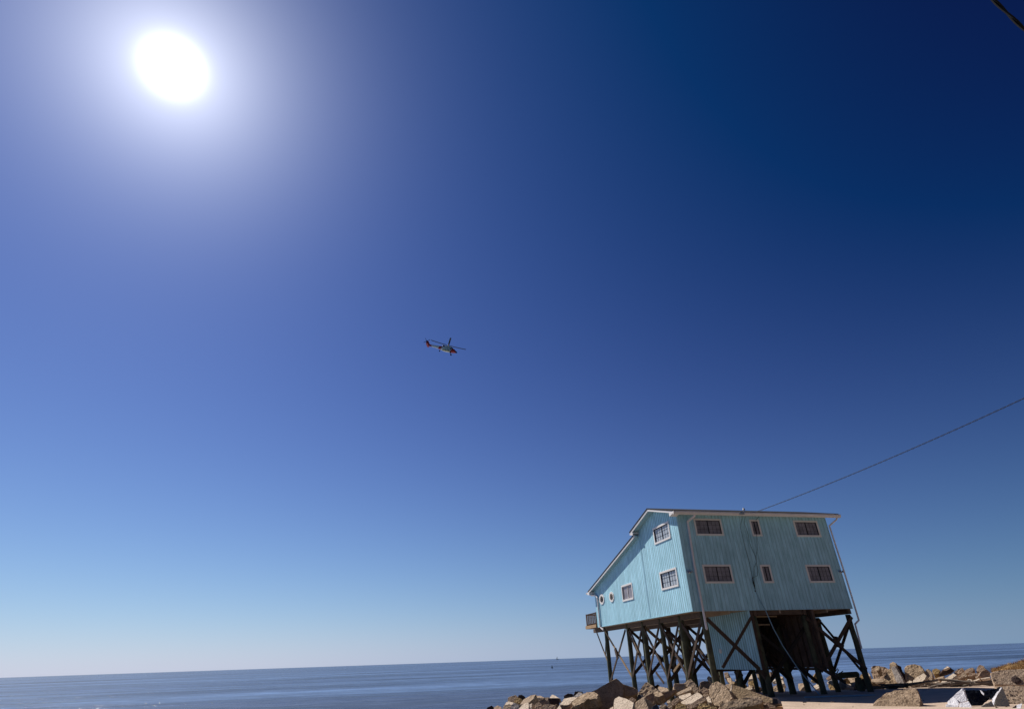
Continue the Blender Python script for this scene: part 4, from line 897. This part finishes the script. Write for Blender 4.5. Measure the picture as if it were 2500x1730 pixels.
# ------------------------------------------------------------------ grassy concrete blocks at the right edge
def px5(*xy): return P(5, *xy)
gb = slab('concrete_block', 'huge pitted block topped with dry grass at the right edge', 'concrete block', px5(1700,300,1770,268,1900,250,2100,240,2380,225,2700,220,2700,515,2380,515,1790,515,1760,440), 34.9, (-.62, -.60, .50), 1.6, ROCK['tan'], .012, taper=1.0, sub=.1)
gl = slab('concrete_block', 'lower pitted block lying under the grass topped block', 'concrete block', px5(1790,525,2050,522,2700,522,2700,850,2300,850,2040,850,1900,740), 33.8, (-.50, -.58, .64), .9, ROCK['tan'], .008, taper=1.0, sub=.1)
def pit(px, py, obj_r, n, rad, par):
    p = at_range(px, py, obj_r); bm = bmesh.new(); bmesh.ops.create_uvsphere(bm, u_segments=14, v_segments=8, radius=rad)
    for v in bm.verts: v.co = Vector((v.co.x, v.co.y, v.co.z*.25))
    o = link('pit', bm, ROCK['dark']); o.parent = par; o.matrix_parent_inverse = Matrix.Identity(4)
    q = Vector(n).to_track_quat('Z', 'Y'); o.rotation_mode = 'QUATERNION'; o.rotation_quaternion = q; o.location = p - par.location
def on_plane(px, py, P0, n): d = ray(px, py); n = Vector(n).normalized(); return CAM + d*((P0-CAM).dot(n)/d.dot(n))
x_, y_ = px5(2168, 424)[0]
for par, pts_, rad0 in ((gb, [(2168, 424, .17), (1797, 432, .05)], 0), (gl, [(2060,618,.035),(2110,622,.03),(2150,618,.03),(2190,635,.03),(2010,690,.035),(2085,690,.05),(2135,702,.035),(2180,690,.03),(2030,775,.035),(2120,768,.035),(2160,772,.03),(2050,825,.035),(2140,828,.03),(2255,620,.03),(2240,745,.03)], 0)):
    nn = (-.62, -.60, .50) if par is gb else (-.50, -.58, .64)
    for a_, c_, rad in pts_:
        x_, y_ = px5(a_, c_)[0]; p = on_plane(x_, y_, par.location, nn)
        bm = bmesh.new(); bmesh.ops.create_uvsphere(bm, u_segments=12, v_segments=6, radius=rad)
        for v in bm.verts: v.co.z *= .3
        o = link('pit', bm, ROCK['dark']); o.parent = par; o.rotation_mode = 'QUATERNION'; o.rotation_quaternion = Vector(nn).to_track_quat('Z', 'Y'); o.location = p - par.location
# grass: tufts of blades over the top of the block
bm = bmesh.new(); r_ = random.Random(4)
for k in range(5200):
    u_ = r_.random(); v_ = r_.random()**1.3
    px_, py_ = 1750+u_*950, 262-190*min(1,u_*1.5)+v_*(60+150*u_)
    if u_ < .12: py_ = 250+v_*60
    x_, y_ = px5(px_, py_)[0]
    p = at_range(x_, y_, 35.2+(1-v_)*1.8)
    h_ = r_.uniform(.06, .2); a_ = r_.uniform(0, 6.28); d = Vector((math.cos(a_), math.sin(a_), 0)); lean = Vector((r_.uniform(-.5, .5), r_.uniform(-.5, .5), r_.uniform(-.2, 1))).normalized()*h_
    w_ = .012
    vs = [bm.verts.new(p-d*w_), bm.verts.new(p+d*w_), bm.verts.new(p+lean)]
    bm.faces.new(vs)
o = link('grass', bm, M['grass']); tag(o, 'dry brown grass growing over the top of the right edge block', 'grass', kind='stuff')
slab('soil_mound', 'low earth mound under the dry grass at the right edge', 'soil mound', px5(1760,280,1880,222,2050,175,2180,140,2307,105,2380,95,2700,60,2700,300,2380,300,2000,300,1800,300), 35.9, (-.35, -.45, .82), .9, M['grass'], .06)

# ------------------------------------------------------------------ torn sheet metal and plastic at the bottom right
def sheet(name, label, polys, m, group=None, cat='sheet metal', th=.02):
    """several flat facets (each: outline, distance, normal) folded out of one sheet"""
    t_ = None
    for i, (poly, rg, nrm) in enumerate(polys):
        o = slab(name, label, cat, poly, rg, nrm, th, m if not isinstance(m, list) else m[i], .05, group, taper=1.0, sub=.10)
        if t_ is None: t_ = o
        else:
            for k in ('label', 'category', 'group'):
                if k in o: del o[k]
            o.name = 'fold'; o.parent = t_; o.location = o.location - t_.location
    return t_
sheet('sheet_metal', 'crumpled white sheet metal standing at the bottom right', [
    (px5(1060,705,1215,560,1250,620,1310,790,1165,830,1130,780), 32.1, (-.66,-.50,.56)),
    (px5(960,800,1060,705,1130,780,1165,830,1150,890,960,860), 31.9, (-.72,-.34,.6)),
    (px5(920,960,935,850,965,845,1155,890,1180,960), 31.6, (-.5,-.6,.62)),
    (px5(1165,832,1335,790,1380,880,1420,960,1175,960), 31.5, (-.66,-.46,.6)),
    (px5(1215,560,1250,565,1290,660,1320,790,1308,790,1275,690), 32.2, (-.2,-.9,.4))], M['sheet'])
sheet('plastic_sheet', 'black plastic sheet crumpled between white and grey sheet metal', [
    (px5(1260,600,1400,590,1560,620,1700,600,1840,570,1800,690,1700,760,1560,880,1500,960,1400,960,1330,790), 32.7, (-.3,-.8,.5)),
    (px5(1840,560,1890,530,1910,560,1830,650,1740,760,1700,740), 32.8, (-.4,-.6,.7))], M['tarp'], cat='plastic sheet')
sheet('sheet_metal', 'small bright curled sheet flap lying on the black plastic', [(px5(1530,600,1560,610,1605,660,1600,690,1560,655), 32.3, (-.5,-.5,.7))], M['sheet'])
sheet('sheet_metal', 'grey folded sheet metal panel right of the black plastic', [
    (px5(1920,545,1940,600,2000,710,2030,800,2065,890,1880,905,1780,880,1790,760,1850,640), 32.3, (-.45,-.84,.3)),
    (px5(1905,550,1925,560,1850,650,1800,760,1770,880,1740,800,1740,750,1830,640), 32.1, (-.8,-.3,.52)),
    (px5(1500,960,1560,880,1740,790,1780,880,1900,960), 31.9, (-.3,-.92,.25))], [M['greysheet'], M['sheet'], M['greysheet']])
sheet('sheet_metal', 'small torn sheet corner at the bottom right edge below the pitted block', [
    (px5(2030,960,2100,910,2175,862,2180,960), 31.5, (-.3,-.9,.3)), (px5(2175,860,2275,830,2260,900,2230,960,2180,960), 31.4, (-.7,-.4,.6))], [M['tarp'], M['sheet']])
